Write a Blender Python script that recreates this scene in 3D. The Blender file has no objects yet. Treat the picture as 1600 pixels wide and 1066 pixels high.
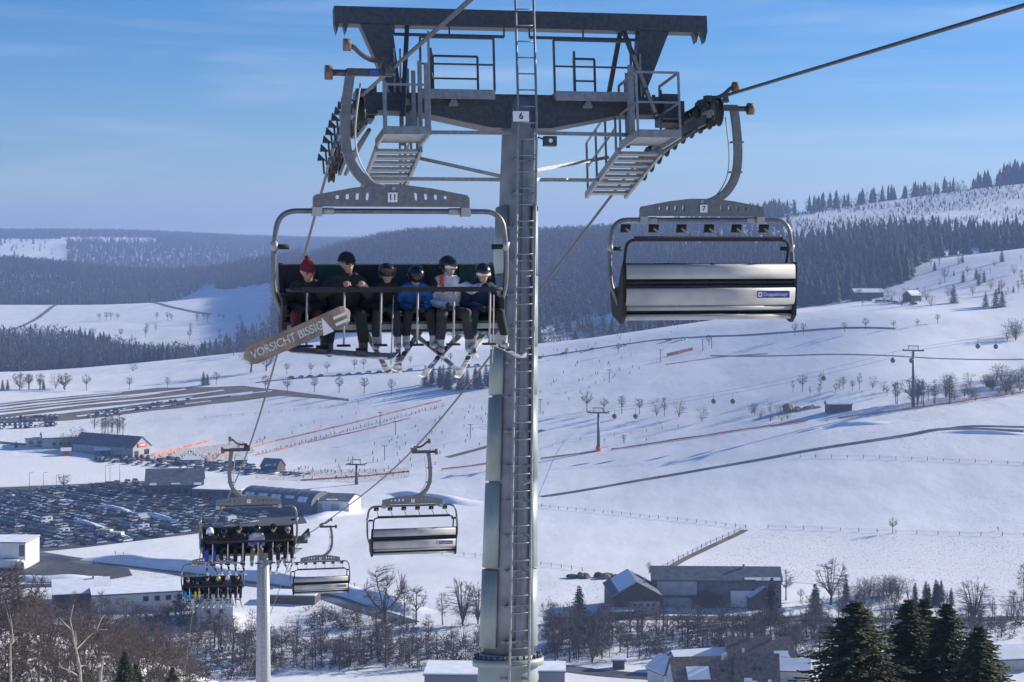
import bpy, bmesh, math, random
import numpy as np
from mathutils import Vector, Matrix, Euler

# ------------------------------------------------------------------ camera, sky, sun, exposure
SC = bpy.context.scene
COL = SC.collection
R = math.radians
FPX, HY = 2750.0, 380.0            # focal length in px of the 1600 px wide photo, eye-level row
cam_d = bpy.data.cameras.new('camera')
cam_d.sensor_width = 36.0
cam_d.lens = FPX / 1600.0 * 36.0
cam_d.shift_y = -(533.0 - HY) / 1600.0
cam_d.clip_start = 0.5
cam_d.clip_end = 30000
cam = bpy.data.objects.new('camera', cam_d)
COL.objects.link(cam)
cam.location = (0, 0, 0)
cam.rotation_euler = (R(90), 0, 0)
SC.camera = cam

SUN_EL, SUN_AZ = R(20.5), R(24)    # azimuth counted from +X (right) towards +Y (away)
SDIR = Vector((math.cos(SUN_EL) * math.cos(SUN_AZ), math.cos(SUN_EL) * math.sin(SUN_AZ), math.sin(SUN_EL)))
world = bpy.data.worlds.new('World')
SC.world = world
world.use_nodes = True
nt = world.node_tree
nt.nodes.clear()
out = nt.nodes.new('ShaderNodeOutputWorld')
bg = nt.nodes.new('ShaderNodeBackground')
sky = nt.nodes.new('ShaderNodeTexSky')
sky.sky_type = 'NISHITA'
sky.sun_disc = False
sky.sun_elevation = SUN_EL
sky.sun_rotation = R(90) - SUN_AZ
sky.altitude = 600
sky.air_density = 1.0
sky.dust_density = 0.1
sky.ozone_density = 6.0
# thin cirrus streaks
tc = nt.nodes.new('ShaderNodeTexCoord')
mp = nt.nodes.new('ShaderNodeMapping')
mp.inputs['Rotation'].default_value = (0, R(-9), R(20))
mp.inputs['Scale'].default_value = (2.2, 2.2, 26)
nz = nt.nodes.new('ShaderNodeTexNoise')
nz.inputs['Scale'].default_value = 1.6
nz.inputs['Detail'].default_value = 6
nz.inputs['Roughness'].default_value = 0.55
nz.inputs['Distortion'].default_value = 0.6
rp = nt.nodes.new('ShaderNodeValToRGB')
rp.color_ramp.elements[0].position = 0.47
rp.color_ramp.elements[0].color = (0, 0, 0, 1)
rp.color_ramp.elements[1].position = 0.80
rp.color_ramp.elements[1].color = (0.30, 0.30, 0.30, 1)
mx = nt.nodes.new('ShaderNodeMix')
mx.data_type = 'RGBA'
mx.inputs[7].default_value = (7.0, 7.6, 8.6, 1)
L = nt.links.new
L(tc.outputs['Generated'], mp.inputs['Vector'])
L(mp.outputs['Vector'], nz.inputs['Vector'])
L(nz.outputs['Fac'], rp.inputs['Fac'])
L(rp.outputs['Color'], mx.inputs[0])
hs = nt.nodes.new('ShaderNodeHueSaturation')
hs.inputs['Saturation'].default_value = 1.2
tn = nt.nodes.new('ShaderNodeMix'); tn.data_type = 'RGBA'; tn.blend_type = 'MULTIPLY'; tn.inputs[0].default_value = 1
tn.inputs[7].default_value = (0.98, 0.935, 1.07, 1)
L(sky.outputs['Color'], hs.inputs['Color']); L(hs.outputs['Color'], tn.inputs[6])
L(tn.outputs[2], mx.inputs[6])
L(mx.outputs[2], bg.inputs['Color'])
bg.inputs['Strength'].default_value = 0.076
L(bg.outputs['Background'], out.inputs['Surface'])

sun_d = bpy.data.lights.new('sun', 'SUN')
sun_d.energy = 5.0
sun_d.angle = R(0.53)
sun_d.color = (1.0, 0.935, 0.83)
sun = bpy.data.objects.new('sun', sun_d)
COL.objects.link(sun)
sun.rotation_euler = (-SDIR).to_track_quat('-Z', 'Y').to_euler()

SC.view_settings.view_transform = 'Standard'
SC.view_settings.look = 'None'
SC.view_settings.exposure = 0.66
SC.view_settings.gamma = 1.0
SC.view_settings.use_curve_mapping = False
SC.cycles.max_bounces = 5
SC.cycles.diffuse_bounces = 3
SC.cycles.glossy_bounces = 3
SC.cycles.transmission_bounces = 3
SC.cycles.volume_bounces = 0
SC.cycles.transparent_max_bounces = 6
SC.cycles.caustics_reflective = False
SC.cycles.caustics_refractive = False

# ------------------------------------------------------------------ small helpers
rng = np.random.default_rng(7)
RND = random.Random(11)
def P(px, py, Y):
    return Vector(((px - 800.0) / FPX * Y, Y, -(py - HY) / FPX * Y))

MATS = {}
def mat(name, col, rough=0.7, metal=0.0, var=0.0, vscale=8.0, bump=0.0, bscale=40.0, emit=0.0, spec=0.5, col2=None, ramp=(0.4, 0.6), obj_var=0.0):
    """procedural principled material: base colour with noise variation and fine relief"""
    if name in MATS: return MATS[name]
    m = bpy.data.materials.new(name)
    m.use_nodes = True
    t = m.node_tree
    b = t.nodes['Principled BSDF']
    b.inputs['Roughness'].default_value = rough
    b.inputs['Metallic'].default_value = metal
    b.inputs['Specular IOR Level'].default_value = spec
    c4 = (*col, 1)
    b.inputs['Base Color'].default_value = c4
    src = None
    if var > 0 or bump > 0 or col2:
        co = t.nodes.new('ShaderNodeTexCoord')
        n = t.nodes.new('ShaderNodeTexNoise')
        n.inputs['Scale'].default_value = vscale
        n.inputs['Detail'].default_value = 5
        t.links.new(co.outputs['Object'], n.inputs['Vector'])
        if var > 0 or col2:
            r = t.nodes.new('ShaderNodeValToRGB')
            r.color_ramp.elements[0].position, r.color_ramp.elements[1].position = ramp
            if col2:
                r.color_ramp.elements[0].color = c4
                r.color_ramp.elements[1].color = (*col2, 1)
            else:
                r.color_ramp.elements[0].color = (*[max(0, c * (1 - var)) for c in col], 1)
                r.color_ramp.elements[1].color = (*[min(1, c * (1 + var)) for c in col], 1)
            t.links.new(n.outputs['Fac'], r.inputs['Fac'])
            src = r.outputs['Color']
        if bump > 0:
            n2 = t.nodes.new('ShaderNodeTexNoise')
            n2.inputs['Scale'].default_value = bscale
            n2.inputs['Detail'].default_value = 4
            t.links.new(co.outputs['Object'], n2.inputs['Vector'])
            bp = t.nodes.new('ShaderNodeBump')
            bp.inputs['Strength'].default_value = bump
            t.links.new(n2.outputs['Fac'], bp.inputs['Height'])
            t.links.new(bp.outputs['Normal'], b.inputs['Normal'])
    if obj_var > 0:
        oi = t.nodes.new('ShaderNodeObjectInfo')
        hs = t.nodes.new('ShaderNodeHueSaturation')
        mr = t.nodes.new('ShaderNodeMapRange')
        mr.inputs[3].default_value = 1 - obj_var
        mr.inputs[4].default_value = 1 + obj_var
        t.links.new(oi.outputs['Random'], mr.inputs[0])
        t.links.new(mr.outputs[0], hs.inputs['Value'])
        if src: t.links.new(src, hs.inputs['Color'])
        else: hs.inputs['Color'].default_value = c4
        src = hs.outputs['Color']
    if src: t.links.new(src, b.inputs['Base Color'])
    if emit > 0:
        b.inputs['Emission Color'].default_value = c4
        b.inputs['Emission Strength'].default_value = emit
    MATS[name] = m
    return m

def tag(o, label=None, cat=None, group=None, kind=None):
    if label: o['label'] = label
    if cat: o['category'] = cat
    if group: o['group'] = group
    if kind: o['kind'] = kind
    return o

def empty(name, loc=(0, 0, 0), rot=None, parent=None):
    o = bpy.data.objects.new(name, None)
    o.empty_display_size = 0.3
    COL.objects.link(o)
    o.location = loc
    if rot is not None: o.rotation_euler = rot
    if parent: o.parent = parent
    return o

def mesh_np(name, V, F, mats, midx=None, smooth=False):
    """mesh from numpy arrays; F is a list of tuples or an (n,3)/(n,4) array"""
    me = bpy.data.meshes.new(name)
    V = np.asarray(V, dtype=np.float32).reshape(-1, 3)
    if isinstance(F, np.ndarray):
        n, k = F.shape
        me.vertices.add(len(V)); me.vertices.foreach_set('co', V.ravel())
        me.loops.add(n * k); me.loops.foreach_set('vertex_index', F.astype(np.int32).ravel())
        me.polygons.add(n)
        me.polygons.foreach_set('loop_start', np.arange(0, n * k, k, dtype=np.int32))
        me.polygons.foreach_set('loop_total', np.full(n, k, dtype=np.int32))
    else:
        me.from_pydata([tuple(v) for v in V.tolist()], [], F)
    for m in (mats if isinstance(mats, (list, tuple)) else [mats]): me.materials.append(m)
    if midx is not None: me.polygons.foreach_set('material_index', np.asarray(midx, dtype=np.int32))
    if smooth: me.polygons.foreach_set('use_smooth', np.ones(len(me.polygons), dtype=bool))
    me.update(calc_edges=True)
    return me

def link(name, me, parent=None, loc=None, rot=None, scale=None):
    o = bpy.data.objects.new(name, me)
    COL.objects.link(o)
    if parent: o.parent = parent
    if loc is not None: o.location = loc
    if rot is not None: o.rotation_euler = rot
    if scale is not None: o.scale = scale if hasattr(scale, '__len__') else (scale,) * 3
    return o

def copy_tree(o, parent=None):
    c = o.copy()
    COL.objects.link(c)
    c.parent = parent
    if parent: c.matrix_parent_inverse = o.matrix_parent_inverse.copy()
    for ch in o.children: copy_tree(ch, c)
    return c

def sweep_rect(mb, pts, w, h, up=(0, 1, 0)):
    pts = [Vector(p) for p in pts]; u = Vector(up); V, F = [], []
    for i, p in enumerate(pts):
        d = (pts[min(i + 1, len(pts) - 1)] - pts[max(0, i - 1)]).normalized(); x = d.cross(u).normalized()
        V += [p + x * a * w / 2 + u * b * h / 2 for a, b in ((-1, -1), (1, -1), (1, 1), (-1, 1))]
    for i in range(len(pts) - 1):
        for k in range(4): F.append((4 * i + k, 4 * i + (k + 1) % 4, 4 * i + 4 + (k + 1) % 4, 4 * i + 4 + k))
    n = 4 * (len(pts) - 1)
    F += [(3, 2, 1, 0), (n, n + 1, n + 2, n + 3)]
    return mb.add(V, F)
class MB:
    """collects simple solids into one mesh"""
    def __init__(s): s.v, s.f, s.m, s.sm = [], [], [], []
    def add(s, vs, fs, mi=0, smooth=False):
        b = len(s.v)
        s.v += [tuple(v) for v in vs]
        for f in fs:
            s.f.append(tuple(i + b for i in f)); s.m.append(mi); s.sm.append(smooth)
        return s
    def box(s, c, size, mi=0, M=None):
        hx, hy, hz = size[0] / 2, size[1] / 2, size[2] / 2
        vs = [Vector((x, y, z)) for z in (-hz, hz) for y in (-hy, hy) for x in (-hx, hx)]
        if M is not None: vs = [M @ v for v in vs]
        vs = [v + Vector(c) for v in vs]
        return s.add(vs, [(0, 2, 3, 1), (4, 5, 7, 6), (0, 1, 5, 4), (2, 6, 7, 3), (0, 4, 6, 2), (1, 3, 7, 5)], mi)
    def bar(s, a, b, w, h=None, mi=0, up=(0, 0, 1)):
        """rectangular bar from a to b"""
        a, b = Vector(a), Vector(b)
        h = h or w
        d = (b - a).normalized()
        u = Vector(up)
        if abs(d.dot(u)) > 0.97: u = Vector((0, 1, 0))
        x = d.cross(u).normalized(); y = x.cross(d).normalized()
        vs = [p + x * sx * w / 2 + y * sy * h / 2 for p in (a, b) for sx, sy in ((-1, -1), (1, -1), (1, 1), (-1, 1))]
        return s.add(vs, [(3, 2, 1, 0), (4, 5, 6, 7), (0, 1, 5, 4), (1, 2, 6, 5), (2, 3, 7, 6), (3, 0, 4, 7)], mi)
    def tube(s, pts, rad, n=8, mi=0, caps=True, closed=False):
        """smooth tube through pts; rad number or list"""
        pts = [Vector(p) for p in pts]
        k = len(pts)
        rad = rad if hasattr(rad, '__len__') else [rad] * k
        base = len(s.v)
        ref = None
        for i, p in enumerate(pts):
            d = (pts[min(i + 1, k - 1)] - pts[max(i - 1, 0)])
            if d.length < 1e-9: d = Vector((0, 0, 1))
            d.normalize()
            if ref is None:
                ref = Vector((0, 0, 1)) if abs(d.z) < 0.9 else Vector((1, 0, 0))
            x = ref - d * ref.dot(d)
            if x.length < 1e-6: x = d.orthogonal()
            x.normalize(); y = d.cross(x); ref = x
            for j in range(n):
                a = 2 * math.pi * j / n
                s.v.append(tuple(p + x * math.cos(a) * rad[i] + y * math.sin(a) * rad[i]))
        for i in range(k - 1):
            for j in range(n):
                a, b = base + i * n + j, base + i * n + (j + 1) % n
                s.f.append((a, b, b + n, a + n)); s.m.append(mi); s.sm.append(True)
        if caps:
            s.f.append(tuple(base + j for j in reversed(range(n)))); s.m.append(mi); s.sm.append(False)
            s.f.append(tuple(base + (k - 1) * n + j for j in range(n))); s.m.append(mi); s.sm.append(False)
        return s
    def cyl(s, a, b, r, n=12, mi=0, r2=None):
        return s.tube([a, b], [r, r if r2 is None else r2], n, mi)
    def prism(s, poly, axis, lo, hi, mi=0):
        """polygon in the two other axes extruded along axis 'x','y' or 'z'"""
        k = len(poly)
        def mk(p, t):
            return {'x': (t, p[0], p[1]), 'y': (p[0], t, p[1]), 'z': (p[0], p[1], t)}[axis]
        vs = [mk(p, lo) for p in poly] + [mk(p, hi) for p in poly]
        fs = [tuple(range(k)), tuple(range(2 * k - 1, k - 1, -1))] + [(i, i + k, (i + 1) % k + k, (i + 1) % k) for i in range(k)]
        return s.add(vs, fs, mi)
    def mesh(s, name, mats, fix=True):
        me = bpy.data.meshes.new(name)
        me.from_pydata(s.v, [], s.f)
        for m in (mats if isinstance(mats, (list, tuple)) else [mats]): me.materials.append(m)
        me.polygons.foreach_set('material_index', s.m)
        me.polygons.foreach_set('use_smooth', s.sm)
        me.update()
        if fix:
            bm = bmesh.new(); bm.from_mesh(me)
            bmesh.ops.recalc_face_normals(bm, faces=bm.faces)
            bm.to_mesh(me); bm.free()
        return me
    def obj(s, name, mats, parent=None, loc=None, rot=None):
        return link(name, s.mesh(name, mats), parent, loc, rot)

def bezier(pts, n=6):
    """Catmull-Rom polyline through pts"""
    pts = [Vector(p) for p in pts]
    q = [2 * pts[0] - pts[1]] + pts + [2 * pts[-1] - pts[-2]]
    o = []
    for i in range(1, len(q) - 2):
        for k in range(n):
            t = k / n
            a, b, c, d = q[i - 1], q[i], q[i + 1], q[i + 2]
            o.append(0.5 * ((2 * b) + (c - a) * t + (2 * a - 5 * b + 4 * c - d) * t * t + (3 * b - a - 3 * c + d) * t ** 3))
    o.append(pts[-1])
    return o
def fillet(pts, r, n=5):
    """polyline with rounded corners"""
    pts = [Vector(p) for p in pts]
    o = [pts[0]]
    for i in range(1, len(pts) - 1):
        a, b, c = pts[i - 1], pts[i], pts[i + 1]
        rr = min(r, (a - b).length * .49, (c - b).length * .49)
        p, q = b + (a - b).normalized() * rr, b + (c - b).normalized() * rr
        for k in range(n + 1):
            t = k / n
            o.append((1 - t) ** 2 * p + 2 * t * (1 - t) * b + t * t * q)
    o.append(pts[-1])
    return o

# ------------------------------------------------------------------ terrain
COLS = {   # column (px in the photo) -> (distance, height)
    0:    [(620,-120),(700,-120),(860,-120),(1000,-118),(1100,-113),(1200,-107),(1300,-103),(1400,-105),(1700,-122),(1950,-120),(2100,-112),(2400,-98),(2600,-91),(2800,-99),(3100,-55),(3350,-34),(3600,-42),(4000,-78),(4400,-42),(5200,3),(5600,14),(6500,34),(9000,-60)],
    200:  [(620,-120),(700,-120),(860,-121),(1000,-119),(1100,-114),(1250,-106),(1350,-102),(1450,-101),(1750,-122),(2050,-112),(2400,-92),(2520,-88),(2800,-106),(3200,-66),(3400,-60),(3800,-95),(4300,-75),(5000,-8),(5600,16),(6500,34),(9000,-60)],
    400:  [(640,-121),(860,-121),(980,-119),(1060,-113),(1180,-103),(1300,-96),(1450,-90),(1700,-110),(2000,-102),(2300,-85),(2700,-66),(3050,-38),(3500,-95),(4200,-70),(5000,-20),(5700,0),(6500,4),(9000,-60)],
    640:  [(700,-121),(860,-119),(940,-115),(1040,-104),(1150,-93),(1300,-85),(1450,-74),(1600,-76),(2000,-50),(2500,5),(2700,13),(3500,-40),(5000,-20),(6500,0),(9000,-60)],
    840:  [(700,-119),(820,-117),(900,-112),(980,-104),(1080,-92),(1200,-82),(1300,-76),(1480,-88),(1700,-70),(2000,-45),(2500,0),(2600,3),(3500,-40),(5000,-20),(9000,-60)],
    1000: [(640,-119),(700,-118),(820,-113),(900,-107),(980,-97),(1080,-84),(1200,-71),(1280,-64),(1450,-76),(1700,-55),(2000,-25),(2400,12),(2500,15),(3500,-40),(5000,-20),(9000,-60)],
    1200: [(640,-119),(720,-116),(800,-107),(880,-97),(930,-93),(1000,-84),(1100,-70),(1200,-55),(1240,-50),(1400,-54),(1600,-30),(1900,2),(2200,30),(2300,37),(3500,-40),(9000,-60)],
    1400: [(640,-118),(720,-113),(800,-102),(870,-91),(920,-85),(1000,-72),(1100,-55),(1180,-43),(1300,-41),(1500,-22),(1800,8),(2000,30),(2250,55),(3000,20),(9000,-60)],
    1600: [(640,-117),(720,-112),(800,-100),(860,-90),(950,-80),(1050,-68),(1150,-50),(1300,-25),(1400,-10),(1480,-3),(1600,-7),(1800,14),(2000,43),(2200,77),(3000,50),(9000,-60)],
    1900: [(640,-114),(720,-106),(800,-94),(950,-72),(1150,-40),(1300,-14),(1480,6),(1800,26),(2000,52),(2200,80),(3000,55),(9000,-60)],
}
US = np.array([-500.] + sorted(float(k) for k in COLS) + [2600.])
def pchip(x, y, xi):
    x, y = np.asarray(x, float), np.asarray(y, float)
    h = np.diff(x); d = np.diff(y) / h
    m = np.zeros_like(y)
    w1, w2 = 2 * h[1:] + h[:-1], h[1:] + 2 * h[:-1]
    same = d[:-1] * d[1:] > 0
    with np.errstate(divide='ignore', invalid='ignore'):
        mm = (w1 + w2) / (w1 / d[:-1] + w2 / d[1:])
    m[1:-1] = np.where(same, mm, 0)
    m[0], m[-1] = d[0], d[-1]
    i = np.clip(np.searchsorted(x, xi) - 1, 0, len(h) - 1)
    t = np.clip((xi - x[i]) / h[i], 0, 1)
    return (1 + 2 * t) * (1 - t) ** 2 * y[i] + t * (1 - t) ** 2 * h[i] * m[i] + t * t * (3 - 2 * t) * y[i + 1] + t * t * (t - 1) * h[i] * m[i + 1]
YS = np.concatenate([np.linspace(-90, 455, 70), np.linspace(458, 1500, 350), np.linspace(1506, 3100, 190), np.geomspace(3120, 9000, 90)])
TAB = np.zeros((len(YS), len(US)))
keys = sorted(COLS)
for j, u in enumerate(US):
    k = keys[0] if j == 0 else keys[-1] if j == len(US) - 1 else int(u)
    c = [(470, -119.5)] + COLS[k]
    far = pchip([a for a, _ in c], [b for _, b in c], YS)
    TAB[:, j] = far
TU = np.linspace(US[0], US[-1], 311)
TABF = np.array([pchip(US, row, TU) for row in TAB])
_k = np.exp(-0.5 * (np.arange(-20, 21) / 8.0) ** 2); _k /= _k.sum()
TABF = np.array([np.convolve(np.pad(row, 20, mode='edge'), _k, 'valid') for row in TABF])
_k2 = np.exp(-0.5 * (np.arange(-9, 10) / 3.5) ** 2); _k2 /= _k2.sum()
TABF = np.array([np.convolve(np.pad(c, 9, mode='edge'), _k2, 'valid') for c in TABF.T]).T
def Hf(x, y):
    """ground height at world x, y (arrays)"""
    x, y = np.asarray(x, float), np.asarray(y, float)
    yy = np.maximum(y, 30.0)
    u = np.clip(800 + FPX * x / yy, TU[0], TU[-1] - 1e-6)
    fu = (u - TU[0]) / (TU[1] - TU[0]); iu = fu.astype(int); tu = fu - iu
    iy = np.clip(np.searchsorted(YS, y) - 1, 0, len(YS) - 2)
    ty = np.clip((y - YS[iy]) / (YS[iy + 1] - YS[iy]), 0, 1)
    z = (TABF[iy, iu] * (1 - tu) + TABF[iy, np.minimum(iu + 1, len(TU) - 1)] * tu) * (1 - ty) + (TABF[iy + 1, iu] * (1 - tu) + TABF[iy + 1, np.minimum(iu + 1, len(TU) - 1)] * tu) * ty
    hill = -1.7 - 0.264 * np.maximum(y, -8)
    hill = hill + 13.5 * np.exp(-((x + 78) / 34) ** 2) * np.exp(-((y - 265) / 105) ** 2)
    w = np.clip((y - 405) / 70, 0, 1); w = w * w * (3 - 2 * w)
    z = hill * (1 - w) + z * w
    und = 0.22 * np.sin(x * 0.031 + 1.3 * np.sin(y * 0.017)) * np.sin(y * 0.023 + 0.7) + 0.10 * np.sin(x * .11 + y * .05) * np.sin(y * .083 - x * .04)
    return z + und * np.clip((y - 300) / 300, 0, 1)
S = np.sinh(np.linspace(-2.0, 2.0, 321)) / np.sinh(2.0)
def Wd(y): return 330 + 0.60 * np.maximum(y, 0)
GX = S[None, :] * Wd(YS)[:, None]
GY = np.repeat(YS[:, None], len(S), 1)
GZ = Hf(GX, GY)
def H(x, y):
    """height of the ground mesh itself"""
    x, y = np.asarray(x, float), np.asarray(y, float)
    iy = np.clip(np.searchsorted(YS, y) - 1, 0, len(YS) - 2)
    ty = np.clip((y - YS[iy]) / (YS[iy + 1] - YS[iy]), 0, 1)
    s = np.clip(x / Wd(y), -0.9999, 0.9999)
    js = np.clip(np.searchsorted(S, s) - 1, 0, len(S) - 2)
    ts = (s - S[js]) / (S[js + 1] - S[js])
    return (GZ[iy, js] * (1 - ts) + GZ[iy, js + 1] * ts) * (1 - ty) + (GZ[iy + 1, js] * (1 - ts) + GZ[iy + 1, js + 1] * ts) * ty
_YR = np.concatenate([np.arange(20, 440, .5), np.arange(440, 1500, 1.0), np.arange(1500, 7000, 4.0)])
def G(px, py, ymin=440):
    """where the sight line through a photo pixel meets the ground"""
    Y = _YR[_YR >= ymin]
    x, z = (px - 800) / FPX * Y, -(py - HY) / FPX * Y
    below = z <= H(x, Y)
    i = int(np.argmax(below)) if below.any() else len(Y) - 1
    y = float(Y[i]); xx = (px - 800) / FPX * y
    return Vector((xx, y, float(H(xx, y))))
def gz(x, y): return float(H(x, y))

def ground_mat():
    m = bpy.data.materials.new('snow_ground'); m.use_nodes = True
    t = m.node_tree; b = t.nodes['Principled BSDF']
    b.inputs['Roughness'].default_value = 0.75
    b.inputs['Specular IOR Level'].default_value = 0.25
    co = t.nodes.new('ShaderNodeTexCoord')
    def noise(scale, detail=5, stretch=None, rough=.55):
        n = t.nodes.new('ShaderNodeTexNoise')
        n.inputs['Scale'].default_value = scale; n.inputs['Detail'].default_value = detail; n.inputs['Roughness'].default_value = rough
        if stretch:
            q = t.nodes.new('ShaderNodeMapping'); q.inputs['Scale'].default_value = stretch; q.inputs['Rotation'].default_value = (0, 0, R(24))
            t.links.new(co.outputs['Object'], q.inputs['Vector']); t.links.new(q.outputs['Vector'], n.inputs['Vector'])
        else: t.links.new(co.outputs['Object'], n.inputs['Vector'])
        return n
    def ramp(src, a, b_, c0, c1):
        r = t.nodes.new('ShaderNodeValToRGB')
        r.color_ramp.elements[0].position, r.color_ramp.elements[1].position = a, b_
        r.color_ramp.elements[0].color, r.color_ramp.elements[1].color = (*c0, 1), (*c1, 1)
        t.links.new(src, r.inputs['Fac']); return r
    big = ramp(noise(0.05, 8, (1, .35, 1), .65).outputs['Fac'], .35, .62, (.74, .745, .76), (.88, .88, .885))
    # stubble and grass tufts poking through thin snow, in patches
    spk = ramp(noise(1.1, 4, (1, 0.45, 1)).outputs['Fac'], .60, .67, (0, 0, 0), (1, 1, 1))
    pat = ramp(noise(0.006, 4).outputs['Fac'], .50, .64, (0, 0, 0), (.75, .75, .75))
    mul = t.nodes.new('ShaderNodeMath'); mul.operation = 'MULTIPLY'
    t.links.new(spk.outputs['Color'], mul.inputs[0]); t.links.new(pat.outputs['Color'], mul.inputs[1])
    mix = t.nodes.new('ShaderNodeMix'); mix.data_type = 'RGBA'
    mix.inputs[7].default_value = (.27, .23, .17, 1)
    t.links.new(mul.outputs[0], mix.inputs[0]); t.links.new(big.outputs['Color'], mix.inputs[6])
    t.links.new(mix.outputs[2], b.inputs['Base Color'])
    bp = t.nodes.new('ShaderNodeBump'); bp.inputs['Strength'].default_value = .6; bp.inputs['Distance'].default_value = .35
    t.links.new(noise(0.16, 8, (1, .5, 1), .6).outputs['Fac'], bp.inputs['Height'])
    b2 = t.nodes.new('ShaderNodeBump'); b2.inputs['Strength'].default_value = .45; b2.inputs['Distance'].default_value = .18
    t.links.new(noise(0.7, 4, (.07, 1, 1), .6).outputs['Fac'], b2.inputs['Height']); t.links.new(bp.outputs['Normal'], b2.inputs['Normal'])
    t.links.new(b2.outputs['Normal'], b.inputs['Normal'])
    return m
nr, nc = GX.shape
idx = np.arange(nr * nc).reshape(nr, nc)
GF = np.stack([idx[:-1, :-1].ravel(), idx[:-1, 1:].ravel(), idx[1:, 1:].ravel(), idx[1:, :-1].ravel()], 1)
M_SNOW = ground_mat()
ground = link('ground', mesh_np('ground', np.stack([GX.ravel(), GY.ravel(), GZ.ravel()], 1), GF, M_SNOW, smooth=True))
tag(ground, kind='structure')

# ------------------------------------------------------------------ haze: valley air
hz = MB().box((0, 4480, -55), (12400, 9400, 400))
hm = bpy.data.materials.new('haze_air'); hm.use_nodes = True
t = hm.node_tree; t.nodes.clear()
ho = t.nodes.new('ShaderNodeOutputMaterial'); pv = t.nodes.new('ShaderNodeVolumePrincipled')
pv.inputs['Color'].default_value = (0.39, 0.56, 1.0, 1)
pv.inputs['Density'].default_value = 0.00016
pv.inputs['Anisotropy'].default_value = 0.15
t.links.new(pv.outputs['Volume'], ho.inputs['Volume'])
haze = hz.obj('haze', hm)
tag(haze, kind='stuff')
# ------------------------------------------------------------------ far woods (one mass each)
def tint_mat(name, c0, c1, rough=.9):
    m = bpy.data.materials.new(name); m.use_nodes = True
    t = m.node_tree; b = t.nodes['Principled BSDF']
    b.inputs['Roughness'].default_value = rough; b.inputs['Specular IOR Level'].default_value = .15
    at = t.nodes.new('ShaderNodeAttribute'); at.attribute_name = 'tint'
    r = t.nodes.new('ShaderNodeValToRGB')
    r.color_ramp.elements[0].color, r.color_ramp.elements[1].color = (*c0, 1), (*c1, 1)
    t.links.new(at.outputs['Fac'], r.inputs['Fac']); t.links.new(r.outputs['Color'], b.inputs['Base Color'])
    return m
def far_conifer(k):
    g = np.random.default_rng(k); V = []; F = []
    n = 6
    for ti in range(4):
        z0, z1 = .06 + ti * .2, min(1, .42 + ti * .21)
        r = .23 * (1 - ti * .20)
        b = len(V)
        for j in range(n):
            a = 2 * math.pi * (j + .5 * (ti % 2)) / n
            rr = r * g.uniform(.65, 1.2)
            V.append((rr * math.cos(a), rr * math.sin(a), z0 + g.uniform(-.04, .03)))
        V.append((g.uniform(-.012, .012), g.uniform(-.012, .012), z1))
        F += [(b + j, b + (j + 1) % n, b + n) for j in range(n)]
    return np.array(V), np.array(F)
def far_bare(k):
    g = np.random.default_rng(100 + k); V = []; F = []
    V += [(-.02, 0, 0), (.02, 0, 0), (0, 0, .6), (0, -.02, 0), (0, .02, 0), (0, 0, .6)]; F += [(0, 1, 2), (3, 4, 5)]
    for i in range(32):
        a = g.uniform(0, 2 * math.pi); h = g.uniform(.18, .96); w = .26 * math.sin(math.pi * min(1, (h - .12) / .9)) ** .7
        r = w * math.sqrt(g.uniform(.05, 1))
        c = np.array((r * math.cos(a), r * math.sin(a), h))
        d = np.array((math.cos(a) * .5, math.sin(a) * .5, 1.0)) + g.normal(0, .35, 3); d /= np.linalg.norm(d)
        s = np.cross(d, g.normal(0, 1, 3)); s /= np.linalg.norm(s)
        b = len(V); L_ = g.uniform(.07, .15); w_ = g.uniform(.012, .03)
        V += [tuple(c - d * L_ - s * w_), tuple(c - d * L_ + s * w_), tuple(c + d * L_)]
        F.append((b, b + 1, b + 2))
    return np.array(V), np.array(F)
FC = [far_conifer(i) for i in range(6)]
FB = [far_bare(i) for i in range(6)]
def scatter_mesh(name, protos, X, Y, Hh, Wf, material, label, cat):
    Vs, Fs, Ts, off = [], [], [], 0
    which = rng.integers(0, len(protos), len(X))
    for k, (V, F) in enumerate(protos):
        I = np.where(which == k)[0]
        if not len(I): continue
        a = rng.uniform(0, 2 * math.pi, len(I)); ca, sa = np.cos(a), np.sin(a)
        h = Hh[I][:, None]; w = (Hh[I] * Wf[I])[:, None]
        x = (V[None, :, 0] * ca[:, None] - V[None, :, 1] * sa[:, None]) * w + X[I][:, None]
        y = (V[None, :, 0] * sa[:, None] + V[None, :, 1] * ca[:, None]) * w + Y[I][:, None]
        z = V[None, :, 2] * h + (H(X[I], Y[I]) - .4)[:, None]
        Vs.append(np.stack([x, y, z], 2).reshape(-1, 3))
        nv = len(V)
        Fs.append((F[None] + (np.arange(len(I)) * nv)[:, None, None] + off).reshape(-1, 3))
        Ts.append(np.repeat(rng.uniform(0, 1, len(I)), nv))
        off += nv * len(I)
    me = mesh_np(name, np.concatenate(Vs), np.concatenate(Fs), material)
    at = me.attributes.new('tint', 'FLOAT', 'POINT')
    at.data.foreach_set('value', np.concatenate(Ts).astype(np.float32))
    o = link(name, me)
    tag(o, label, cat, kind='stuff')
    return o
def grid_pts(y0, y1, step, u0, u1):
    ys = np.arange(y0, y1, step)
    X, Y = [], []
    for y in ys:
        xs = np.arange((u0 - 800) / FPX * y, (u1 - 800) / FPX * y, step)
        X.append(xs + rng.uniform(-.48, .48, len(xs)) * step); Y.append(np.full(len(xs), y) + rng.uniform(-.48, .48, len(xs)) * step)
    X, Y = np.concatenate(X), np.concatenate(Y)
    return X, Y, 800 + FPX * X / Y
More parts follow.
